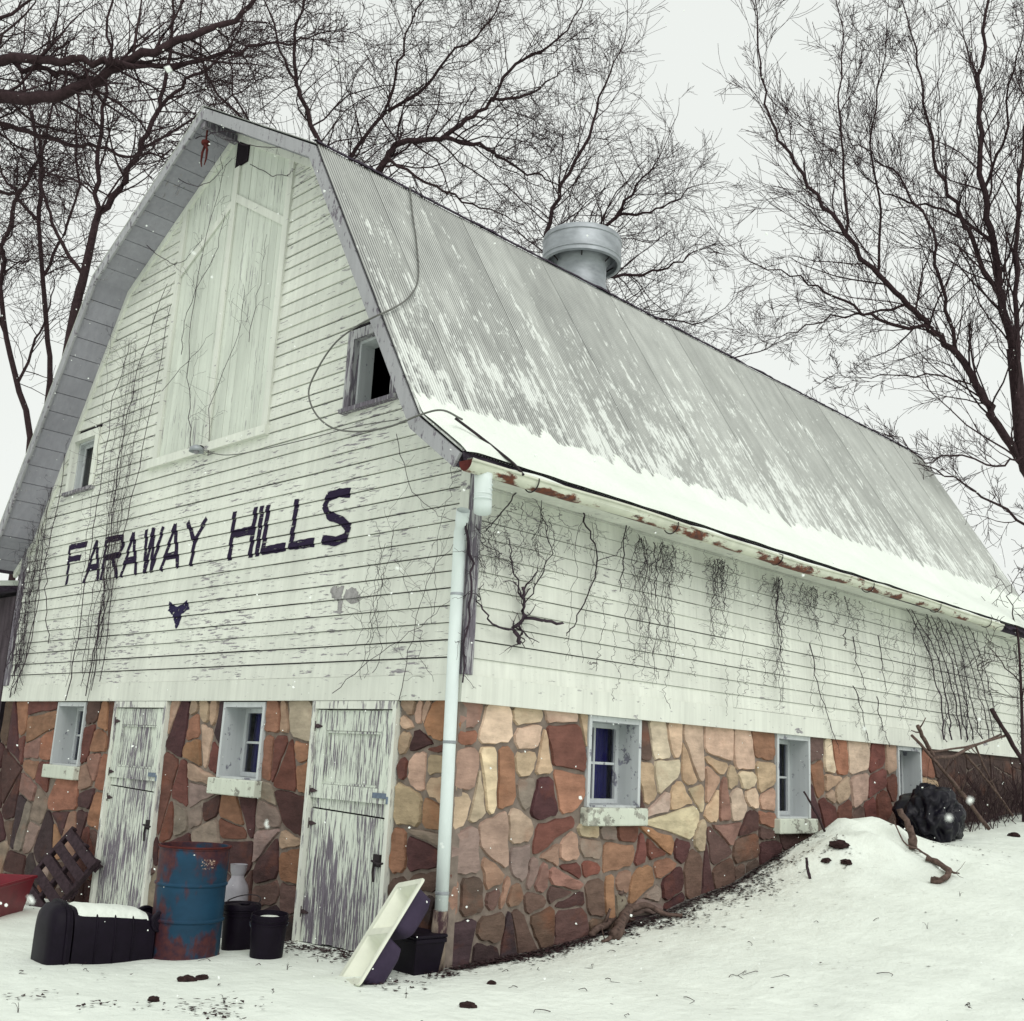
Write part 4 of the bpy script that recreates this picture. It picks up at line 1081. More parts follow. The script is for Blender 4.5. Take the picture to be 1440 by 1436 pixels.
# two thinner trees further left
b0 = (-16.3, 2.5, ground(-16.3, 2.5)-.1); d0 = 23
make_tree('slender_tree', 'slender bare tree whose wavy trunk rises beside the left eave', b0,
    ([b0, (-16.4, 2.5, 3), dep(42, 640, d0), dep(24, 540, d0), dep(8, 470, d0), dep(0, 400, d0)], .115, .07),
    [(D([(0, 400), (8, 330), (25, 270), (60, 215), (75, 140), (88, 60)], d0), .08, .02, .3, 1.9, 2),
     (D([(8, 470), (-20, 400), (-50, 320), (-40, 220)], d0), .07, .02, .35, 1.8, 2),
     (D([(24, 540), (50, 480), (70, 430), (75, 380)], d0), .05, .015, .3, 1.5, 2),
     (D([(0, 400), (-30, 300), (-20, 200), (10, 110)], d0), .05, .015, .35, 1.6, 2)], S2, 12, .7, .85)
b0 = (-17.9, 3.3, ground(-17.9, 3.3)-.1); d0 = 25
make_tree('crooked_tree', 'crooked bare tree between the slender tree and the leaning forked tree', b0,
    ([b0, (-17.95, 3.3, 4), dep(68, 560, d0), dep(66, 470, d0), dep(60, 390, d0), dep(54, 310, d0)], .11, .07),
    [(D([(54, 310), (58, 240), (45, 160), (30, 100), (35, 20)], d0), .08, .02, .32, 1.9, 2),
     (D([(60, 390), (90, 330), (110, 260), (105, 180), (120, 100)], d0), .06, .02, .32, 1.8, 2),
     (D([(54, 310), (20, 270), (-10, 220), (-40, 190)], d0), .06, .02, .32, 1.7, 2)], S2, 13, .7, .85)
# big limbs reaching in from a tree outside the frame on the left
b0 = (-12.4, -3.2, ground(-12.4, -3.2)-.1); d0 = 15.5
make_tree('spreading_tree', 'large bare tree sending thick horizontal limbs over the barn peak', b0,
    ([b0, (-12.3, -3.1, 3), (-11.5, -3.0, 7.0), dep(-190, 165, d0)], .34, .20),
    [(D([(-190, 165), (-90, 150), (0, 137), (60, 136), (115, 122), (170, 92), (235, 66), (300, 38), (350, 8), (390, -40)], d0), .15, .035, .32, 1.7, 2),
     (D([(-190, 165), (-80, 100), (0, 80), (70, 86), (130, 84), (170, 90)], d0-.15), .12, .055, .4, 1.5, 2),
     (D([(0, 84), (50, 98), (95, 106), (125, 108)], d0+.15), .05, .04, .5, 1.1, 1),
     (D([(170, 92), (230, 92), (290, 84), (350, 66), (400, 62), (445, 48)], d0+.6), .055, .015, .26, 1.4, 2),
     (D([(-120, 150), (0, 174), (45, 186), (95, 203), (150, 214), (205, 218), (246, 212)], d0+.5), .06, .018, .30, 1.3, 2),
     (D([(-120, 150), (-60, 210), (10, 275), (35, 250), (60, 220)], d0+1), .05, .015, .34, 1.3, 2),
     (D([(-150, 160), (-60, 60), (20, 20), (70, -20)], d0+.6), .06, .02, .34, 1.5, 2)], S1, 14)
# broad tree behind the barn, its limbs over the roof's break line
b0 = (-11.5, 6.1, ground(-11.5, 6.1)-.1); d0 = 23
make_tree('broad_tree', 'broad bare tree behind the barn with heavy crooked limbs above the roof', b0,
    ([b0, (-11.4, 6.0, 4), (-11.2, 5.9, 8.5), dep(470, 290, d0)], .42, .24),
    [(D([(470, 290), (520, 262), (545, 222), (572, 200), (622, 193), (655, 168), (692, 143), (740, 134), (775, 112)], d0), .135, .03, .26, 2.2, 2),
     (D([(622, 193), (672, 206), (712, 226), (750, 246), (790, 262)], d0), .07, .02, .26, 1.9, 2),
     (D([(692, 143), (715, 100), (760, 70), (800, 40), (820, 0)], d0), .06, .02, .26, 2.0, 2),
     (D([(470, 290), (455, 220), (432, 160), (418, 115), (412, 60), (430, 0), (440, -60)], d0), .10, .03, .26, 2.2, 2),
     (D([(418, 115), (395, 70), (380, 20), (350, -40)], d0), .05, .02, .28, 1.9, 2),
     (D([(470, 290), (490, 220), (540, 160), (560, 90), (580, 30), (620, -40)], d0+1), .08, .02, .25, 2.3, 2),
     (D([(470, 290), (400, 230), (360, 190), (330, 130), (320, 70)], d0+1.5), .07, .02, .27, 2.0, 2),
     (D([(540, 160), (600, 120), (640, 70), (690, 30), (720, -40)], d0+1.4), .06, .02, .25, 2.1, 2),
     (D([(545, 222), (600, 255), (650, 280), (700, 300), (745, 322)], d0-.6), .05, .015, .22, 1.6, 2),
     (D([(360, 190), (300, 120), (280, 50), (290, -20)], d0+2), .05, .02, .28, 1.9, 2)], S2, 15, .66, .85)
# fan of twigs right of the ventilator
b0 = (-10.7, 12.7, ground(-10.7, 12.7)-.1); d0 = 27
make_tree('fan_shaped_tree', 'bare tree with a fan of fine twigs rising behind the round roof ventilator', b0,
    ([b0, (-10.6, 12.6, 5), dep(800, 470, d0), dep(790, 400, d0)], .30, .17),
    [(D([(790, 400), (820, 350), (865, 305), (895, 262), (925, 225)], d0), .09, .02, .22, 2.2, 2),
     (D([(790, 400), (850, 390), (905, 385), (950, 372), (985, 350)], d0), .07, .02, .24, 2.0, 2),
     (D([(800, 440), (870, 440), (930, 450), (990, 455)], d0), .06, .02, .26, 1.8, 2),
     (D([(790, 400), (770, 330), (790, 260), (830, 190), (850, 120), (880, 60)], d0), .09, .02, .24, 2.4, 2),
     (D([(865, 305), (905, 300), (945, 285), (975, 260)], d0), .05, .015, .22, 1.8, 2),
     (D([(800, 470), (900, 480), (980, 505), (1050, 500), (1100, 480)], d0+2), .05, .015, .30, 1.6, 2)], S1, 16)
# the tall tree at the right
b0 = (-.7, 16.7, ground(-.7, 16.7)-.15); d0 = 22
make_tree('tall_tree', 'tall bare tree with straight upswept branches beyond the roof far end', b0,
    ([b0, (-.75, 16.6, 3.0), dep(1470, 720, d0), dep(1442, 650, d0), dep(1432, 560, d0), dep(1424, 490, d0)], .36, .21),
    [(Dv([(1442, 655, d0), (1405, 600, d0), (1378, 548, d0), (1345, 500, d0), (1312, 462, d0), (1275, 428, d0), (1235, 390, d0), (1190, 330, d0), (1150, 275, d0), (1110, 215, d0), (1085, 170, d0), (1072, 110, d0), (1066, 20, d0)]), .15, .025, .26, 2.3, 2),
     (D([(1424, 490), (1408, 420), (1398, 340), (1382, 270), (1376, 190), (1378, 110), (1388, 20), (1396, -60)], d0), .15, .04, .28, 2.3, 2),
     (D([(1430, 560), (1432, 440), (1428, 330), (1436, 230), (1450, 120), (1458, 0)], d0-.3), .10, .03, .3, 2.2, 2),
     (D([(1412, 430), (1365, 340), (1350, 300), (1318, 240), (1300, 150), (1290, 70), (1262, -10)], d0), .09, .02, .26, 2.1, 2),
     (D([(1345, 500), (1330, 440), (1318, 370), (1312, 325), (1290, 290), (1250, 240), (1215, 210), (1190, 195)], d0), .07, .015, .26, 2.0, 2),
     (D([(1312, 462), (1250, 455), (1200, 432), (1150, 405), (1095, 380), (1040, 360)], d0), .07, .015, .24, 1.7, 2),
     (D([(1275, 428), (1230, 440), (1170, 445), (1120, 465), (1070, 482)], d0), .05, .012, .28, 1.5, 2),
     (D([(1190, 330), (1187, 240), (1180, 150), (1184, 60), (1170, -30)], d0), .05, .015, .26, 1.8, 2),
     (D([(1235, 390), (1240, 300), (1225, 200), (1240, 100), (1250, 10)], d0+.5), .05, .015, .26, 1.9, 2),
     (D([(1378, 548), (1330, 530), (1270, 528), (1215, 532), (1165, 527)], d0), .04, .012, .30, 1.2, 2),
     (D([(1398, 340), (1340, 300), (1290, 285), (1240, 270), (1200, 225)], d0+.6), .06, .015, .26, 1.8, 2),
     (D([(1382, 270), (1410, 200), (1420, 120), (1440, 40)], d0+.4), .06, .02, .26, 1.9, 2),
     (D([(1440, 640), (1400, 655), (1340, 640), (1300, 650), (1270, 620), (1215, 600)], d0-1.2), .045, .012, .32, 1.1, 2),
     (Dv([(1455, 745, d0-1), (1400, 710, d0-1.2), (1340, 672, d0-1.6), (1300, 650, d0-1.8)]), .05, .02, .34, 1.3, 2),
     (D([(1455, 600), (1480, 480), (1500, 350), (1490, 200), (1500, 60)], d0), .12, .03, .35, 2.2, 2)], S3, 17, .95, .74)
# sapling by the wall's far stretch
b0 = tuple(onX(1438, 1110, .55)); b0 = (b0[0], b0[1], ground(b0[0], b0[1])-.05)
make_tree('sapling', 'thin bare sapling growing against the far stretch of the side wall', b0,
    ([b0, onX(1437, 1000, .45), onX(1432, 900, .4), onX(1425, 870, .4)], .035, .016),
    [([onX(1434, 960, .43), onX(1400, 920, .4), onX(1385, 890, .38)], .015, .006, .3, .6, 1), ([onX(1425, 870, .4), onX(1420, 830, .45), onX(1440, 790, .5)], .014, .006, .25, .7, 1),
     ([onX(1436, 1000, .43), onX(1444, 930, .5), onX(1455, 850, .6)], .016, .006, .25, .7, 1)], S2, 18)

# ------------------------------------------------------------------ vines
def vine(name, label, runs, seed, mat='vine', group='dead vines clinging to the barn'):
    """runs: (pts in world, r0, r1, twig spacing, twig length)"""
    rng = random.Random(seed); out = []
    SV = dict(wig=.30, up=-.03, kids=(2, 2, 2), ang=(30, 80), rmin=.0013)
    for pts, r0, r1, spc, tl in runs:
        pl = spline(pts, max(6, 5*(len(pts)-1)))
        w_ = [tuple(np.array(q)+np.array([rng.gauss(0, .012) for _ in range(3)])*np.array([1, 1, .6])) for q in pl]
        n = len(w_); rad = list(np.linspace(r0, r1, n)); out.append((w_, rad))
        if spc <= 0: continue
        for i in range(n-1):
            a, b = np.array(w_[i]), np.array(w_[i+1]); l = np.linalg.norm(b-a)+1e-6; d = (b-a)/l
            k = l/spc; k = int(k)+(rng.random() < k-int(k))
            for _ in range(k):
                q = a+(b-a)*rng.random(); e = rnd_dir(rng, tuple(d), R(rng.uniform(25, 80)))
                e = np.array(e)*vine_flat; e = e/np.linalg.norm(e)
                grow(rng, out, tuple(q), tuple(e), tl*rng.uniform(.4, 1.3), max(.0014, r1*rng.uniform(.4, .8)), 1, SV)
    me = tubes_mesh(name, out, 3)
    c = Vector(runs[0][0][0]); me.transform(Matrix.Translation(-c))
    o = link(name, me, mat); o.location = c; return tag(o, label, 'vine', group)
def gpx(lst, off=.05): return [onY(x, y, -off) for x, y in lst]
def spx(lst, off=.06): return [onX(x, y, off) for x, y in lst]
rv = random.Random(5)
def strands_g(n, xr, z0r, z1r, lean=.1, r=(.003, .006)):
    o = []
    for _ in range(n):
        x = rv.uniform(*xr); za = rv.uniform(*z0r); zb = rv.uniform(*z1r); k = 5; l = rv.gauss(0, lean)
        o.append(([(x+l*i/k+rv.gauss(0, .05), -.045-rv.random()*.03, za+(zb-za)*i/k) for i in range(k+1)], rv.uniform(*r), .0022, .22, .30))
    return o
def strands_s(n, yr, z0r, z1r, lean=.08, r=(.003, .006), spc=.16, tl=.2):
    o = []
    for _ in range(n):
        y = rv.uniform(*yr); za = rv.uniform(*z0r); zb = rv.uniform(*z1r); k = 5; l = rv.gauss(0, lean)
        o.append(([(.05+rv.random()*.035, y+l*i/k+rv.gauss(0, .035), za+(zb-za)*i/k) for i in range(k+1)], rv.uniform(*r), .002, spc, tl))
    return o
vine_flat = np.array((1, .12, 1))
vine('dead_vine', 'thick tangle of dead vine climbing the gable wall left corner', strands_g(16, (-9.2, -8.75), (2.1, 2.5), (4.1, 5.4), .12) +
     [(gpx([(68, 905), (66, 850), (64, 800), (66, 775), (58, 745)]), .007, .005, .4, .2), (gpx([(10, 980), (40, 920), (62, 790), (85, 690), (92, 600)]), .008, .005, .2, .4), (gpx([(20, 975), (52, 860), (60, 760), (78, 660), (110, 560)]), .008, .004, .2, .4)], 31)
vine('dead_vine', 'tall dead vine running up siding between left gable window and hay door', strands_g(11, (-7.3, -6.3), (2.05, 3.2), (5.2, 7.3), .25) +
     [(gpx([(92, 985), (110, 900), (125, 780), (140, 690), (160, 560), (185, 480)]), .008, .004, .22, .4), (gpx([(120, 980), (140, 870), (158, 720), (175, 600), (200, 500), (235, 400)]), .008, .004, .22, .4), (gpx([(140, 960), (165, 800), (190, 680), (215, 560), (240, 430)]), .007, .004, .22, .4)], 32)
vine('dead_vine', 'wispy dead vine spread across the tall hay door planks', 
     [(gpx([(270, 630), (268, 560), (265, 480), (290, 330), (320, 230)]), .006, .003, .25, .45), (gpx([(292, 640), (300, 560), (335, 470), (345, 400)]), .005, .002, .2, .4), (gpx([(230, 550), (270, 500), (300, 470)]), .004, .002, .25, .3), (gpx([(350, 480), (365, 400), (375, 330)]), .004, .002, .3, .3), (gpx([(255, 500), (262, 440), (300, 360), (318, 300)]), .005, .003, .22, .4)], 33)
vine('dead_vine', 'faint web of dead vine on the gable siding beside the corner downspout', strands_g(7, (-1.5, -.25), (2.2, 3.0), (3.2, 4.3), .3, (.002, .0035)) +
     [(gpx([(470, 975), (520, 930), (590, 880), (640, 840)]), .004, .002, .3, .35), (gpx([(560, 985), (580, 900), (600, 820), (640, 760)]), .004, .002, .25, .35), (gpx([(560, 610), (575, 680), (610, 720), (650, 735)]), .004, .002, .4, .3)], 34)
vine('dead_vine', 'curling dead vine stems hanging under the roof peak soffit', 
     [(gpx([(240, 245), (280, 262), (310, 240), (312, 215)], .3), .006, .003, .3, .2), (gpx([(205, 345), (240, 370), (262, 365), (285, 330)], .25), .006, .003, .4, .2), (gpx([(352, 230), (380, 246), (405, 246), (412, 238)], .05), .006, .004, 0, 0), (gpx([(315, 195), (360, 205), (420, 208), (440, 205)], .3), .006, .004, .5, .15), (gpx([(240, 212), (290, 190), (330, 185), (400, 200)], .4), .007, .004, .4, .2)], 35)
vine_flat = np.array((.12, 1, 1))
vine('dead_vine', 'branching dead vine stump with a bent arm on side wall near downspout', 
     [(spx([(730, 905), (726, 885), (735, 860), (735, 825)]), .022, .014, .08, .35), (spx([(726, 885), (695, 880), (678, 855), (670, 835)]), .012, .006, .3, .2), (spx([(737, 868), (765, 872), (792, 878)]), .018, .014, 0, 0), (spx([(735, 840), (722, 800), (715, 760)]), .010, .005, .15, .35), (spx([(736, 850), (760, 810), (775, 770), (760, 720), (775, 690)]), .007, .004, .10, .35), (spx([(728, 885), (735, 895), (738, 908)]), .010, .004, 0, 0)] + strands_s(8, (.3, 1.3), (3.75, 3.85), (3.0, 3.6), .1, (.0025, .004), .13, .16), 36)
vine('dead_vine', 'matted knot of dead vine twigs below the broken downspout elbow', strands_s(7, (.02, .42), (3.3, 3.65), (2.9, 3.4), .15, (.002, .004), .07, .16) + [(spx([(655, 735), (662, 790), (658, 870), (650, 960)]), .014, .008, .12, .2), (spx([(735, 680), (715, 710), (695, 735), (680, 750)]), .008, .005, .1, .25)], 37)
vine('dead_vine', 'long single dead vine stem bowed across the side wall clapboards', [(spx([(818, 707), (826, 740), (840, 785), (830, 830), (810, 875), (796, 894)]), .010, .006, .5, .25), (spx([(840, 790), (870, 775), (885, 740)]), .005, .003, .3, .2), (spx([(880, 735), (876, 790), (872, 830)]), .008, .005, .14, .2)], 38)
for i, (px0, px1, ln, n) in enumerate([(895, 945, 190, 13), (1005, 1022, 120, 9), (1082, 1100, 180, 6), (1120, 1145, 70, 6), (1155, 1200, 60, 5)]):
    y0, y1 = onX(px0, 760, .06)[1], onX(px1, 760, .06)[1]
    zt = 3.82; zb = zt - ln/ (1541/ (9.0+y0*.75))
    lab = ['dense curtain of dead vine hanging from gutter above first two side windows', 'narrow rope of dead vine hanging from gutter past the dense vine curtain',
           'single-file dead vine dangling from gutter over the second side window', 'short tuft of dead vine under gutter past the second side window', 'short ragged fringe of dead vine under gutter nearing the climbing stems'][i]
    vine('dead_vine', lab, strands_s(n, (y0, y1), (zt-.03, zt), (zb-.1, zb+.45), .06, (.003, .006), .15, .15) + strands_s(n, (y0-.2, y1+.3), (zt-.05, zt), (zt-.5, zt-.2), .05, (.002, .003), .12, .1), 40+i)
vine('dead_vine', 'dense climbing dead vine stems on the far stretch of side wall', 
     [(spx([(1330+10*k+rv.uniform(-4, 4), 1040), (1322+9*k+rv.uniform(-4, 4), 980), (1305+9*k, 915), (1275+9*k+rv.uniform(-6, 6), 852)]), .014-.0008*k, .006, .13, .3) for k in range(9)] + strands_s(16, (7.6, 12.2), (3.75, 3.85), (2.6, 3.5), .2, (.004, .007), .12, .25) + strands_s(14, (8.6, 12.6), (2.1, 2.4), (3.0, 3.8), .25, (.004, .008), .15, .3), 50)
vine('dead_vine', 'thin scattered dead vine stems spread along the whole side wall', strands_s(20, (1.3, 8.6), (3.5, 3.85), (2.4, 3.4), .10, (.0018, .0032), .3, .14) + strands_s(22, (1.0, 9.0), (2.1, 2.6), (2.5, 3.2), .10, (.0018, .003), .35, .12), 52)
vine('dead_vine', 'broken scraps of dead vine stuck to side wall past second window', [(spx(l), .008, .004, .12, .15) for l in ([(1232, 980), (1238, 1010), (1243, 1025), (1250, 1050)], [(1200, 895), (1205, 930), (1218, 970)], [(1188, 885), (1187, 905), (1192, 906)], [(1236, 895), (1240, 935), (1246, 970)], [(1140, 905), (1150, 960), (1165, 1010), (1180, 1050)], [(1200, 965), (1212, 1000), (1222, 1040)])], 51)

# ------------------------------------------------------------------ cable, lamp, loose wires
A_, B_ = prof_pt(1, 1), prof_pt(2, 1); n_ = seg_normal(A_, B_, 1)
def on_roof(px, py, off=.03):
    d = ray(px, py); q = A_+n_*off; t = ((q[0]-CAM[0])*n_[0]+(q[1]-CAM[2])*n_[1])/(d[0]*n_[0]+d[2]*n_[1]); return CAM+d*t
pts = [on_roof(576, 262), on_roof(580, 300), on_roof(586, 345), on_roof(588, 392), on_roof(575, 418), on_roof(552, 434)] + [onY(*q, -.56) for q in ((528, 445), (500, 460), (470, 484), (446, 520), (434, 552), (444, 582), (468, 602), (505, 607), (548, 600), (592, 583), (622, 577), (650, 590))]
m_ = MB(); sp = spline(pts, 110); c = Vector(sp[-1])
m_.tube(sp, .0085, 8)
o = m_.build('cable', 'cable', None, True, xf=Matrix.Translation(-c)); o.location = c; tag(o, 'grey cable looping from the metal roof past the open gable window', 'cable')
pts = [onY(640, 588, -.42), onX(672, 612, .30), onX(700, 634, .40), onX(722, 652, .46), onX(736, 668, .56)]
m_ = MB(); sp = spline(pts, 30); c = Vector(sp[0]); m_.tube(sp, .012, 8)
o = m_.build('cable', 'iron', None, True, xf=Matrix.Translation(-c)); o.location = c; tag(o, 'dark cable crossing the roof snow down to the gutter corner', 'cable')
p = onY(284, 634, -.06); yl = empty('yard_lamp', tuple(p)); tag(yl, 'small round lamp fixed to the sill of the tall hay door', 'lamp')
m_ = MB().lathe([(.0, .05), (.03, .05), (.075, .02), (.085, -.03), (.08, -.03), (.07, .0)], (0, -.07, 0), 20); m_.build('lamp_shade', 'galv', yl, True)
MB().tube([(0, .05, .03), (0, -.02, .05), (0, -.07, .04)], .014, 8).build('bracket', 'iron', yl, True)
MB().lathe([(.0, -.05), (.025, -.04), (.035, -.02), (.02, .01), (0, .01)], (0, -.07, 0), 12).build('bulb', 'whitep', yl, True)
pts = gpx([(290, 636), (320, 640), (360, 634), (430, 618), (500, 600), (560, 590)], .055)
m_ = MB(); sp = spline(pts, 40); c = Vector(sp[0]); m_.tube(sp, .005, 6); o = m_.build('wire', 'cable', None, True, xf=Matrix.Translation(-c)); o.location = c
tag(o, 'thin wire drooping along the siding from the small round lamp', 'wire')

# ------------------------------------------------------------------ things on the ground
def place(name, px, py, label, cat, rz=0, group=None):
    g = onG(px, py); return tag(empty(name, tuple(g-np.array((0, 0, .015))), rz), label, cat, group)
# blue drum
dr = place('oil_drum', 258, 1343, 'rusty blue steel drum standing in front of the stone wall', 'drum', .2)
prof = [(.0, .012), (.270, .012), (.285, .0), (.292, .006), (.292, .02), (.284, .03), (.284, .285), (.296, .298), (.296, .308), (.284, .32), (.284, .565), (.296, .578), (.296, .588), (.284, .60), (.284, .855), (.292, .862), (.292, .878), (.287, .884), (.276, .884), (.274, .87), (.274, .05), (.0, .05)]
dd = MB().lathe(prof, n=56, cap=False).build('shell', 'drum', dr, True); autosmooth(dd, 35)
MB().tube([(.292*math.cos(a), .292*math.sin(a), .878) for a in np.linspace(0, 2*math.pi, 49)], .009, 8, False).build('rim', 'rust', dr, True)
va = math.atan2(CAM[1]-dr.location.y, CAM[0]-dr.location.x)-.2
def drum_print(ang0, z0, w_, h_, n=14):
    v = []; 
    for i in range(n+1):
        a = ang0+(i/n-.5)*w_/.285
        v += [(.2862*math.cos(a), .2862*math.sin(a), z0), (.2862*math.cos(a), .2862*math.sin(a), z0+h_)]
    return MB().add(v, [(2*i, 2*i+2, 2*i+3, 2*i+1) for i in range(n)])
drum_print(va+.42, .742, .12, .05).build('worn_emblem', 'print', dr)
drum_print(va+.44, .715, .11, .016).build('worn_lettering', 'print', dr)
# wheeled bin lying on its side
b0 = onG(70, 1358); ax = np.array((.12, .993, 0))
wb = tag(empty('wheeled_bin', (b0[0], b0[1], b0[2]-.02), math.atan2(ax[1], ax[0])), 'black wheeled rubbish bin lying on its side with snow on top', 'bin')
wb.scale = (.92, .86, .86)
def sect(x, w_, h_, n=20):      # arch section: flat bottom, rounded top; local y in [-w,0]... centred
    p = []
    for i in range(n+1):
        a = math.pi*i/n; c, s_ = math.cos(a), math.sin(a)
        p.append((x, w_/2*math.copysign(abs(c)**.55, c), h_*(.30+.70*abs(s_)**.62)))
    return [(x, w_/2, 0.0)] + p + [(x, -w_/2, 0.0)]
def loft(secs):
    n = len(secs[0]); m_ = MB(); v = [q for s_ in secs for q in s_]
    f = [(i*n+j, i*n+(j+1) % n, (i+1)*n+(j+1) % n, (i+1)*n+j) for i in range(len(secs)-1) for j in range(n)]
    return m_.add(v, f+[tuple(range(n-1, -1, -1)), tuple((len(secs)-1)*n+j for j in range(n))])
OFFY = .28
secs = [sect(.17, .52, .47), sect(.2, .53, .48), sect(.5, .50, .45), sect(.80, .45, .41), sect(.88, .43, .39), sect(.90, .38, .35)]
autosmooth(loft([[(x, y+OFFY, z_) for x, y, z_ in s_] for s_ in secs]).build('body', 'blackp', wb, True))
secs = [sect(-.03, .34, .36), sect(-.01, .50, .46), sect(.03, .56, .505), sect(.09, .57, .515), sect(.092, .60, .535), sect(.115, .60, .535), sect(.117, .565, .51), sect(.15, .56, .505)]
lid = autosmooth(loft([[(x, y+OFFY, z_) for x, y, z_ in s_] for s_ in secs]).build('lid', 'blackp', wb, True))
for s_ in (-1, 1):
    wh = MB().lathe([(.0, -.03), (.03, -.03), (.035, -.015), (.09, -.015), (.1, -.03), (.125, -.025), (.13, 0), (.125, .025), (.1, .03), (.09, .015), (.035, .015), (.03, .03), (.0, .03)], n=28).build('wheel', 'blackp', wb, True)
    wh.rotation_euler = (R(90), 0, 0); wh.location = (.93, OFFY+s_*.20, .33); wh.scale = (.75, .75, .9); autosmooth(wh)
for k in range(3):        # moulded ribs round the body
    x = .36+.16*k; w_ = np.interp(x, [.2, .5, .8], [.53, .50, .45]); h_ = np.interp(x, [.2, .5, .8], [.48, .45, .41])
    MB().tube([(q[0], q[1]+OFFY, q[2]) for q in sect(x, w_, h_)], .009, 6).build('rib', 'blackp', wb, True)
MB().tube([(.93, OFFY-.2, .33), (.93, OFFY+.2, .33)], .014, 8).build('axle', 'iron', wb)
m_ = MB(); nu, nv = 40, 14; v = []
for i in range(nu+1):
    x = .20+.62*i/nu; w_ = np.interp(x, [.2, .5, .8], [.53, .50, .45]); h_ = np.interp(x, [.2, .5, .8], [.48, .45, .41])
    for j in range(nv+1):
        t = j/nv*2-1; a = math.pi*(.5+.26*t); c, s_ = math.cos(a), math.sin(a)
        th = .03*(1-t*t)**.5*min(1, (nu-i)/4, (i+.5)/3)*(1+.35*noise.noise(Vector((x*9, t*2, 1)))) - .004
        v.append((x, OFFY+w_/2*math.copysign(abs(c)**.55, c), h_*(.30+.70*abs(s_)**.62)+th))
m_.add(v, [(i*(nv+1)+j, i*(nv+1)+j+1, (i+1)*(nv+1)+j+1, (i+1)*(nv+1)+j) for i in range(nu) for j in range(nv)])
o = m_.build('bin_snow', 'snow', None, True); o.matrix_world = Matrix.Translation(wb.location) @ Matrix.Rotation(wb.rotation_euler.z, 4, 'Z') @ Matrix.Diagonal((.92, .86, .86, 1))
tag(o, 'cap of snow lying along the top of the fallen black bin', 'snow', kind='stuff')
# red tub
rt = place('red_tub', -26, 1288, 'red plastic tub beside the wooden pallet at the wall', 'tub', -.75)
def tub(L, W_, H_, t=.02, slope=.82):
    m_ = MB(); o = lambda k, z_: [(-L/2*k, -W_/2*k, z_), (L/2*k, -W_/2*k, z_), (L/2*k, W_/2*k, z_), (-L/2*k, W_/2*k, z_)]
    i_ = lambda k, z_: [(-(L/2-t)*k, -(W_/2-t)*k, z_), ((L/2-t)*k, -(W_/2-t)*k, z_), ((L/2-t)*k, (W_/2-t)*k, z_), (-(L/2-t)*k, (W_/2-t)*k, z_)]
    v = o(slope, 0)+o(1, H_-.03)+o(1.05, H_-.03)+o(1.05, H_)+i_(1, H_)+i_(slope, t)
    f = [(3, 2, 1, 0)]+[(4*k+j, 4*k+(j+1) % 4, 4*k+4+(j+1) % 4, 4*k+4+j) for k in range(5) for j in range(4)]+[(20, 21, 22, 23)]
    return m_.add(v, f)
o = tub(1.05, .62, .38).build('tub_body', 'redp', rt); bevel(o, .025, 3)
MB().tube([(.54, -.1, .34), (.60, -.1, .33), (.60, .1, .33), (.54, .1, .34)], .014, 8).build('handle', 'redp', rt, True)
# wooden pallet leaning on the wall
pc = np.array([-6.42, -.52, ground(-6.42, -.5)])
pa = tag(empty('wooden_pallet', tuple(pc)), 'dark slatted wooden pallet leaning against the wall beside the left door', 'pallet'); pa.rotation_euler = (R(-24), R(28), R(6)); pa.scale = (1.08, 1, 1.08)
for i in range(5): bevel(MB().box((-.30, -.012, .04+i*.165), (.34, .012, .04+i*.165+.105)).build('slat', 'oldpine', pa), .004, 1)
for x in (-.31, .01, .30): bevel(MB().box((x-.02, .014, .0), (x+.025, .085, .82)).build('stringer', 'oldpine', pa), .004, 1)
for i in (0, 2, 4): MB().box((-.30, .087, .04+i*.165), (.34, .105, .04+i*.165+.09)).build('back_slat', 'oldpine', pa)
# white jug, two buckets
jg = onG(318, 1322); jg = tag(empty('plastic_jug', (jg[0]-.10, jg[1]+.12, jg[2]-.02)), 'tall white plastic jug behind the blue drum', 'jug')
autosmooth(MB().lathe([(.0, .0), (.10, .0), (.112, .02), (.112, .43), (.10, .48), (.062, .54), (.058, .57), (.0, .57)], n=28).build('body', 'whitep', jg, True))
autosmooth(MB().lathe([(.056, .56), (.072, .60), (.078, .66), (.080, .665), (.072, .66), (.05, .57)], n=28, cap=False).build('funnel_neck', 'whitep', jg, True))
def bucket(px, py, label, rad, h, tilt):
    b = place('bucket', px, py, label, 'bucket', random.random()*3, 'black buckets by the drum'); b.rotation_euler.x = tilt
    rr = [(.0, .0), (rad*.86, .0), (rad*.88, .01), (rad*.97, h*.78), (rad*1.03, h*.785), (rad*1.03, h*.81), (rad*.98, h*.815), (rad*.985, h*.87), (rad*1.04, h*.875), (rad*1.04, h*.90), (rad, h*.905), (rad, h), (rad*.96, h), (rad*.95, h*.85), (rad*.82, .03), (.0, .03)]
    autosmooth(MB().lathe(rr, n=32, cap=False).build('pail', 'blackp', b, True))
    return b, rad, h
b, rad, h = bucket(334, 1334, 'black lidded bucket standing against the blue drum', .155, .37, 0)
autosmooth(MB().lathe([(rad*1.07, h-.03), (rad*1.08, h), (rad*1.04, h+.015), (rad*.9, h+.01), (rad*.88, h+.004), (0, h+.004)], n=32).build('lid', 'blackp', b, True))
MB().tube([(rad*1.0*math.cos(a), rad*1.0*math.sin(a), h+.02+.05*math.sin(a)) for a in np.linspace(0, math.pi, 16)], .005, 6).build('bail', 'iron', b)
MB().lathe([(0, .01), (.04, .012), (.05, .025), (.03, .035), (0, .036)], (.07, -.05, h), 9).build('lid_knob', 'blackp', b, True)
b, rad, h = bucket(374, 1345, 'open black bucket with snow in it between the doors', .15, .35, R(3))
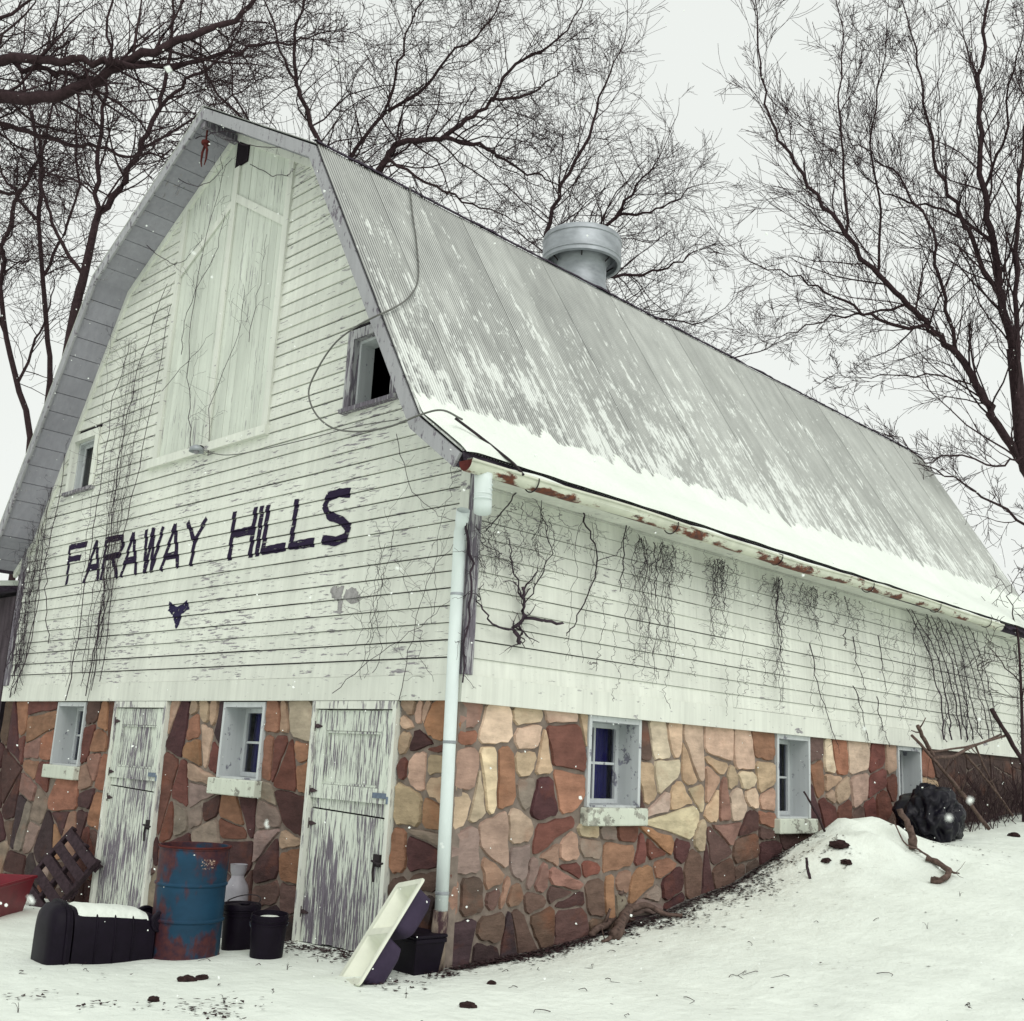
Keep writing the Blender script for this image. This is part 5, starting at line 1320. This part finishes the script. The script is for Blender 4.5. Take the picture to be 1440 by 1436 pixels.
MB().tube([(rad*1.02*math.cos(a), rad*1.02*math.sin(a), h*.80-.12*math.sin(a)) for a in np.linspace(0, math.pi, 16)], .004, 6).build('bail', 'hasp', b)
o = MB().lathe([(0, h-.02), (.07, h-.025), (.11, h-.04), (.135, h-.07), (.0, h-.08)], n=20).build('bucket_snow', 'snow', None, True); o.location = b.location
tag(o, 'small heap of snow filling the open black bucket', 'snow', kind='stuff')
# sink leaning at the corner
Bc, Lv, Wv = np.array((.20, -.98, .0)), np.array((.02, .53, .70)), np.array((-.46, .21, .0))
L_l, W_l = np.linalg.norm(Lv), np.linalg.norm(Wv); eu, ew = Lv/L_l, Wv/W_l; en = np.cross(eu, ew); en = en/np.linalg.norm(en)
ew = np.cross(en, eu)
sk = tag(empty('kitchen_sink', (Bc[0], Bc[1], ground(.2, -.98))), 'cream double-bowl kitchen sink leaning on edge at the barn corner', 'sink')
mw = Matrix(((eu[0], ew[0], en[0], Bc[0]), (eu[1], ew[1], en[1], Bc[1]), (eu[2], ew[2], en[2], ground(.2, -.98)+.01), (0, 0, 0, 1))); sk.matrix_world = mw
def rrect(x0, x1, y0, y1, r, z_, n=5):
    o = []
    for cx_, cy_, a0 in ((x1-r, y1-r, 0), (x0+r, y1-r, 90), (x0+r, y0+r, 180), (x1-r, y0+r, 270)):
        for k in range(n+1): a = R(a0+90*k/n); o.append((cx_+r*math.cos(a), cy_+r*math.sin(a), z_))
    return o
def rings(rs, close=True):
    n = len(rs[0]); m_ = MB(); f = [(i*n+j, i*n+(j+1) % n, (i+1)*n+(j+1) % n, (i+1)*n+j) for i in range(len(rs)-1) for j in range(n)]
    if close: f.append(tuple((len(rs)-1)*n+j for j in range(n)))
    return m_.add([q for r_ in rs for q in r_], f)
bowls = [(.05, L_l*.47, .05, W_l-.07), (L_l*.53, L_l-.05, .05, W_l-.07)]
bm = bmesh.new()       # flat deck with two bowl cut-outs, made as strips
m_ = MB(); us = [0, .05, L_l*.47, L_l*.53, L_l-.05, L_l]; ws = [0, .05, W_l-.07, W_l]
m_ = rings([rrect(.0, L_l, 0, W_l, .035, -.014), rrect(.0, L_l, 0, W_l, .035, .0), rrect(.012, L_l-.012, .012, W_l-.012, .03, .006), rrect(.03, L_l-.03, .03, W_l-.03, .03, .0)], False)
m_.build('rim', 'cream', sk, True); autosmooth(sk.children[-1], 50)
m_ = MB()
for i in range(5):
    for j in range(3):
        if j == 1 and i in (1, 3): continue
        a, b_, c, d = max(us[i], .025), min(us[i+1], L_l-.025), max(ws[j], .025), min(ws[j+1], W_l-.025)
        m_.add([(a, c, .001), (b_, c, .001), (b_, d, .001), (a, d, .001)], [(0, 1, 2, 3)])
m_.build('deck', 'cream', sk)
for a, b_, c, d in bowls:
    bo = rings([rrect(a-.004, b_+.004, c-.004, d+.004, .004, .0012), rrect(a+.012, b_-.012, c+.012, d-.012, .05, -.012), rrect(a+.03, b_-.03, c+.03, d-.03, .06, -.15), rrect(a+.06, b_-.06, c+.06, d-.06, .06, -.17)]).build('bowl', 'cream', sk, True)
    rings([rrect(a, b_, c, d, .05, -.01), rrect(a+.012, b_-.012, c+.012, d-.012, .06, -.16), rrect(a+.05, b_-.05, c+.05, d-.05, .06, -.19)]).build('bowl_underside', 'sinkback', sk, True)
    xx, yy = (a+b_)/2, (c+d)/2; dr_ = MB().lathe([(.0, -.165), (.03, -.166), (.045, -.164), (.048, -.1695)], (xx, yy, 0), 16).build('drain', 'galv', bo)
# black tote under the sink
tb = tag(empty('storage_tote', (-.13, -.21, ground(-.13, -.21)-.02), R(-4)), 'black plastic storage tote behind the leaning sink', 'tote')
bevel(tub(.44, .28, .27).build('tote_body', 'blackp', tb), .02, 2)
bevel(MB().box((-.235, -.155, .272), (.235, .155, .30)).build('tote_lid', 'blackp', tb), .012, 2)
# bag
bg_ = onX(1318, 1165, .55)
m_ = bmesh.new(); bmesh.ops.create_icosphere(m_, subdivisions=5, radius=1)
for v_ in m_.verts:
    c = v_.co.copy(); n1 = noise.noise(c*1.6)*.25; n2 = abs(noise.noise(Vector((c.x*4+3, c.y*3, c.z*1.6))))*.34; n3 = abs(noise.noise(Vector((c.x*9, c.y*7, c.z*4))))*.07
    s_ = 1+n1-n2-n3; v_.co = Vector((c.x*.42*s_, c.y*.52*s_, max(-.26, c.z*.38*s_)))
    if c.z > .75: v_.co.z += .05*(c.z-.75)*4
me = bpy.data.meshes.new('rubbish_bag'); m_.to_mesh(me); m_.free(); me.polygons.foreach_set('use_smooth', [True]*len(me.polygons))
o = link('rubbish_bag', me, 'bagp'); o.location = (.62, 7.45, ground(.62, 7.45)+.24); tag(o, 'crumpled black plastic rubbish bag below the third side window', 'bag')

# dead wood
def wood(name, label, cat, runs, seed, mat='deadwood', group=None, twig=0, tl=.2, n=7):
    rng = random.Random(seed); m_ = MB(); c = Vector(runs[0][0][0])
    for pts, r0, r1 in runs:
        sp = spline(pts, 10); rad = np.linspace(r0, r1, 11)*np.array([rng.uniform(.85, 1.15) for _ in range(11)])
        m_.tube([tuple(q+np.array([rng.gauss(0, r1*.25) for _ in range(3)])) for q in sp], list(rad), n)
        for _ in range(twig):
            q = sp[rng.randint(2, 9)]; d = rnd_dir(rng, tuple((sp[-1]-sp[0])/np.linalg.norm(sp[-1]-sp[0])), R(50))
            m_.tube([tuple(q), tuple(q+np.array(d)*tl*.5), tuple(q+np.array(d)*tl+np.array((0, 0, .02)))], [r1*.5, r1*.4, r1*.25], 5)
    o = m_.build(name, mat, None, True, xf=Matrix.Translation(-c)); o.location = c; return tag(o, label, cat, group)
def G_(px, py, h): g = onG(px, py); return np.array((g[0], g[1], g[2]+h))
g0 = onG(868, 1316)
wood('driftwood', 'gnarled pale root lying by the wall under first side window', 'log', [
    ([G_(835, 1318, .02), G_(852, 1308, .06), G_(872, 1296, .11), g0+np.array((-.22, .28, .28)), g0+np.array((-.26, .36, .36))], .03, .045), ([G_(866, 1322, .02), G_(876, 1306, .08), G_(892, 1292, .14), G_(905, 1288, .16)], .06, .035),
    ([G_(885, 1298, .12), G_(910, 1293, .12), G_(935, 1292, .04), G_(960, 1290, .02)], .035, .012), ([G_(872, 1310, .05), G_(858, 1322, .02), G_(846, 1326, .01)], .03, .012)], 61, twig=2, tl=.14)
wood('dead_branch', 'broken dead branch on the snow beside the earth mound', 'branch', [([G_(1302, 1212, .05), G_(1320, 1222, .06), G_(1335, 1232, .05), G_(1325, 1242, .03), G_(1310, 1243, .02)], .03, .03), ([G_(1335, 1232, .04), G_(1350, 1236, .05)], .015, .006), ([G_(1310, 1214, .05), G_(1290, 1202, .06), G_(1272, 1196, .08), G_(1256, 1178, .2)], .012, .006)], 62, twig=2, tl=.14)
wood('dead_branch', 'reddish rotten stump prong in front of the black rubbish bag', 'branch', [([G_(1285, 1196, 0), G_(1285, 1196, .15), G_(1285, 1196, .28)+np.array((-.08, 0, 0)), G_(1285, 1196, .40)+np.array((-.12, -.05, 0))], .05, .03)], 63)
wood('stick', 'dark stick leaning against the second side window sill', 'stick', [([onG(1160, 1172)+np.array((0, 0, .02)), onX(1146, 1140, .35), onX(1131, 1114, .18)], .014, .010)], 64, 'bark')
wood('stake', 'short grey stake standing in the earth mound slope', 'stake', [([onG(1139, 1236), onG(1139, 1236)+np.array((-.03, .01, .10)), onG(1139, 1236)+np.array((-.05, .02, .20))], .016, .014)], 65, 'oldpine')
GRP = 'poles propped in the brush by the far wall'
def pole(label, pts, r, seed, tw=2, mat='deadwood'): wood('pole', label, 'pole', [(pts, r, r*.75)], seed, mat, GRP, tw, .18)
pole('long grey pole leaning over the rubbish bag against the side wall', [onX(1391, 1166, .75), onX(1340, 1100, .62), onX(1283, 1034, .40)], .028, 71)
pole('stubby forked pole crossing the top of the long grey pole', [onX(1314, 1066, .48), onX(1302, 1045, .45), onX(1290, 1020, .42)], .03, 72)
pole('pale bent limb arching over the brush from pole to pole', [onX(1313, 1066, .5), onX(1342, 1063, .52), onX(1372, 1048, .52), onX(1412, 1035, .5)], .024, 73)
pole('second bent limb lying along the pale arching limb', [onX(1305, 1058, .46), onX(1340, 1054, .46), onX(1375, 1046, .46), onX(1408, 1032, .46)], .016, 74)
pole('thick dark pole slanting down to the right beside the sapling', [onX(1394, 998, .45), onX(1420, 1040, .55), onX(1446, 1090, .7), onX(1462, 1130, .8)], .034, 75, 2, 'bark')
pole('thin pole slanting behind the pale arching limb', [onX(1358, 1062, .42), onX(1390, 1100, .5), onX(1425, 1147, .62)], .018, 76)
pole('thinner pole standing just past the thin slanting pole', [onX(1372, 1050, .40), onX(1392, 1095, .46), onX(1418, 1140, .55)], .015, 77)
# brush tangle at the foot of the far wall
out = []; rng = random.Random(80); SB = dict(wig=.2, up=.05, kids=(4, 3, 3), ang=(20, 60), rmin=.002)
for _ in range(150):
    y = rng.uniform(8.7, 13.5); x = rng.uniform(.06, .55); z_ = ground(x, y)-.02
    d = Vector((rng.gauss(0, .35), rng.gauss(0, .45), 1)).normalized(); grow(rng, out, (x, y, z_), tuple(d), rng.uniform(.4, .95), rng.uniform(.004, .008), 1, SB)
me = tubes_mesh('dead_brush', out, 3); o = link('dead_brush', me, 'bark'); tag(o, 'dark tangle of dead brush at the foot of the far wall', 'brush', kind='stuff')

# far shed at the left edge
sh = tag(empty('lean_to_shed', (-11.9, .12, ground(-11.9, .1)-.3)), 'dark board lean-to shed past the barn left corner', 'shed')
for i in range(15):
    x = -1.95+i*.27; MB().box((x, 0, 0), (x+.262, .03+random.uniform(0, .012), 4.42)).build('board', 'greyboard', sh)
MB().box((-2.0, .045, 0), (2.1, 1.2, 4.3)).build('shed_body', 'dark', sh)
rf = MB().hexa([(-2.2, -.3, 4.44), (2.12, -.3, 4.44), (2.12, 1.4, 4.7), (-2.2, 1.4, 4.7), (-2.2, -.3, 4.52), (2.12, -.3, 4.52), (2.12, 1.4, 4.78), (-2.2, 1.4, 4.78)]).build('shed_roof', 'fasciad', sh)
MB().hexa([(-2.2, -.32, 4.525), (2.12, -.32, 4.525), (2.12, 1.4, 4.785), (-2.2, 1.4, 4.785), (-2.2, -.32, 4.60), (2.12, -.32, 4.60), (2.12, 1.4, 4.86), (-2.2, 1.4, 4.86)]).build('roof_snow_layer', 'snow', rf)

# ------------------------------------------------------------------ litter, clods, twigs, flakes
def scatter_leaves():
    rng = random.Random(90); m_ = MB()
    def leaf(x, y, s_):
        z_ = ground_fine(x, y)+rng.uniform(.002, .02); a = rng.uniform(0, 6.28); ca, sa = math.cos(a), math.sin(a); t = rng.gauss(0, .35); t2 = rng.gauss(0, .35)
        loc = [(-1, 0, 0), (-.2, -.5, t*.4), (1, 0, t2*.5), (-.1, .5, t*.4)]
        m_.add([(x+s_*(p*ca-q*sa), y+s_*(p*sa+q*ca), z_+s_*r_) for p, q, r_ in loc], [(0, 1, 2), (0, 2, 3)])
    for _ in range(7000):                      # strip at the foot of the side wall
        y = rng.uniform(.05, 9.5); w_ = .10+.13*sstep(.5, 3.2, y)*(1-.5*sstep(4.4, 5.2, y)); x = .005+abs(rng.gauss(0, w_))
        if x > .1 and noise.noise(Vector((x*3, y*3, 9))) < -.12: continue
        leaf(x, y, rng.uniform(.010, .028))
    for _ in range(900):                       # under the sink and by the doors
        leaf(rng.uniform(-2.4, .3), -.03-abs(rng.gauss(0, .15)), rng.uniform(.012, .03))
    for _ in range(520):                       # loose leaves on the snow
        x, y = rng.uniform(-6, 6), rng.uniform(-4, 7)
        if x < .3 and y > -.2: continue
        if noise.noise(Vector((x*.8, y*.8, 2))) > -.05: leaf(x, y, rng.uniform(.008, .022))
    for cxp, cyp, n, sp_ in ((300, 1425, 40, .12), (250, 1418, 26, .12), (330, 1412, 26, .14), (130, 1416, 14, .08), (40, 1400, 18, .1), (560, 1385, 50, .12), (520, 1384, 26, .07), (1185, 1195, 40, .10), (1060, 1250, 60, .2), (950, 1290, 80, .3), (700, 1350, 60, .2), (1340, 1190, 90, .35)):
        g = onG(cxp, cyp)
        for _ in range(n): leaf(g[0]+rng.gauss(0, sp_), g[1]+rng.gauss(0, sp_), rng.uniform(.010, .03))
    o = m_.build('leaf_litter', 'leaf'); tag(o, 'dark dead leaves strewn along the wall foot and the snow', 'leaves', kind='stuff')
    out = []
    ST = dict(wig=.25, up=0, kids=(2, 2), ang=(25, 60), rmin=.0015)
    for _ in range(150):
        x, y = rng.uniform(-3.5, 5.5), rng.uniform(-3.8, 5)
        if x < .15 and y > -.3: continue
        a = rng.uniform(0, 6.28); z_ = ground_fine(x, y)+.006; l = rng.uniform(.05, .22)
        k = 5; pts = [(x+l*i/k*math.cos(a+.15*i*rng.uniform(-1, 1)), y+l*i/k*math.sin(a+.15*i*rng.uniform(-1, 1)), 0) for i in range(k)]
        out.append(([(p, q, ground_fine(p, q)+.006+.01*math.sin(i)) for i, (p, q, _) in enumerate(pts)], [.003, .003, .0025, .002, .0015]))
    for _ in range(34):                        # grass tips poking through
        x, y = rng.uniform(-1, 5.5), rng.uniform(-3.5, 7); z_ = ground_fine(x, y)
        if x < .15 and y > -.3: continue
        for _ in range(rng.randint(1, 5)):
            d = (rng.gauss(0, .014), rng.gauss(0, .014)); h = rng.uniform(.02, .06)
            out.append(([(x, y, z_-.01), (x+d[0]*.4, y+d[1]*.4, z_+h*.6), (x+d[0], y+d[1], z_+h), (x+d[0]*1.6, y+d[1]*1.6, z_+h*1.05), (x+d[0]*2, y+d[1]*2, z_+h)], [.0018, .0016, .0014, .001, .0008]))
    me = tubes_mesh('fallen_twigs', out, 4); o = link('fallen_twigs', me, 'bark'); tag(o, 'fine twigs and dry grass stems poking through the snow', 'twigs', kind='stuff')
scatter_leaves()
def clod(px, py, s_, label, seed, cat='clod'):
    m_ = bmesh.new(); bmesh.ops.create_icosphere(m_, subdivisions=3, radius=1)
    for v_ in m_.verts:
        c = v_.co.copy(); k = 1+.35*noise.noise(c*1.7+Vector((seed, 0, 0)))+.18*noise.noise(c*4+Vector((0, seed, 0))); v_.co = Vector((c.x*s_*1.35*k, c.y*s_*k, c.z*s_*.6*k))
    me = bpy.data.meshes.new('dirt_clod'); m_.to_mesh(me); m_.free()
    g = onG(px, py); o = link('dirt_clod', me, 'clod'); o.location = (g[0], g[1], g[2]+s_*.2); o.rotation_euler.z = seed; tag(o, label, cat, 'dirt clods on the snow')
clod(262, 1380, .05, 'dark frozen dirt clod on the snow in front of the blue drum', 1)
clod(284, 1377, .04, 'small dirt clod beside the larger clod before the drum', 2)
clod(216, 1408, .035, 'dirt clod among leaves at the foreground snow edge', 3)
clod(1180, 1190, .075, 'bare earth clod showing through the top of the snow mound', 4)
clod(1162, 1212, .05, 'small earth clod below the bare patch of the mound', 5)
clod(1190, 1214, .05, 'second small earth clod just under the bare patch of the mound', 6)
clod(658, 1416, .04, 'reddish clod in the foreground snow near the corner', 7)
clod(691, 1384, .03, 'tiny clod with a twig before the barn corner', 8)
clod(1426, 1176, .06, 'grass-topped clod on the snow beyond the dead branch', 9)

def flakes():
    rng = random.Random(99); V = []; F = []
    oc = np.array([(1, 0, 0), (-1, 0, 0), (0, 1, 0), (0, -1, 0), (0, 0, 1), (0, 0, -1)], float); of = [(0, 2, 4), (2, 1, 4), (1, 3, 4), (3, 0, 4), (2, 0, 5), (1, 2, 5), (3, 1, 5), (0, 3, 5)]
    def put(p, s_):
        k = len(V); a = np.array([rng.gauss(0, 1) for _ in range(3)]); a /= np.linalg.norm(a)+1e-6
        b = np.cross(a, (.2, .9, .3)); b /= np.linalg.norm(b); c = np.cross(a, b)
        for q in oc: V.append(tuple(p+s_*(q[0]*a*rng.uniform(.6, 1.2)+q[1]*b*rng.uniform(.6, 1.2)+q[2]*c*rng.uniform(.5, 1.1))))
        F.extend(tuple(i+k for i in f) for f in of)
    for _ in range(7000):
        p = np.array((rng.uniform(-9, 9), rng.uniform(-7, 11), rng.uniform(0, 9)))
        if np.linalg.norm(p-CAM) < 1.6 or (p[0] < .5 and p[1] > -.55): continue
        put(p, rng.uniform(.0028, .0068)*(1.3 if rng.random() < .12 else 1))
    for px, py, d in ((1364, 1128, .62), (374, 1160, .8), (42, 1268, .6), (1334, 1150, .5), (622, 1190, 1.1), (270, 355, .9), (1216, 1025, .9), (560, 800, 1.0)):
        for _ in range(3): put(dep(px, py, d)+np.array([rng.gauss(0, .0009) for _ in range(3)]), .0016)
    m_ = MB(); m_.v = V; m_.f = F
    o = m_.build('falling_snow', 'flake'); tag(o, 'white snowflakes falling through the air before the barn', 'snow', kind='stuff')
flakes()
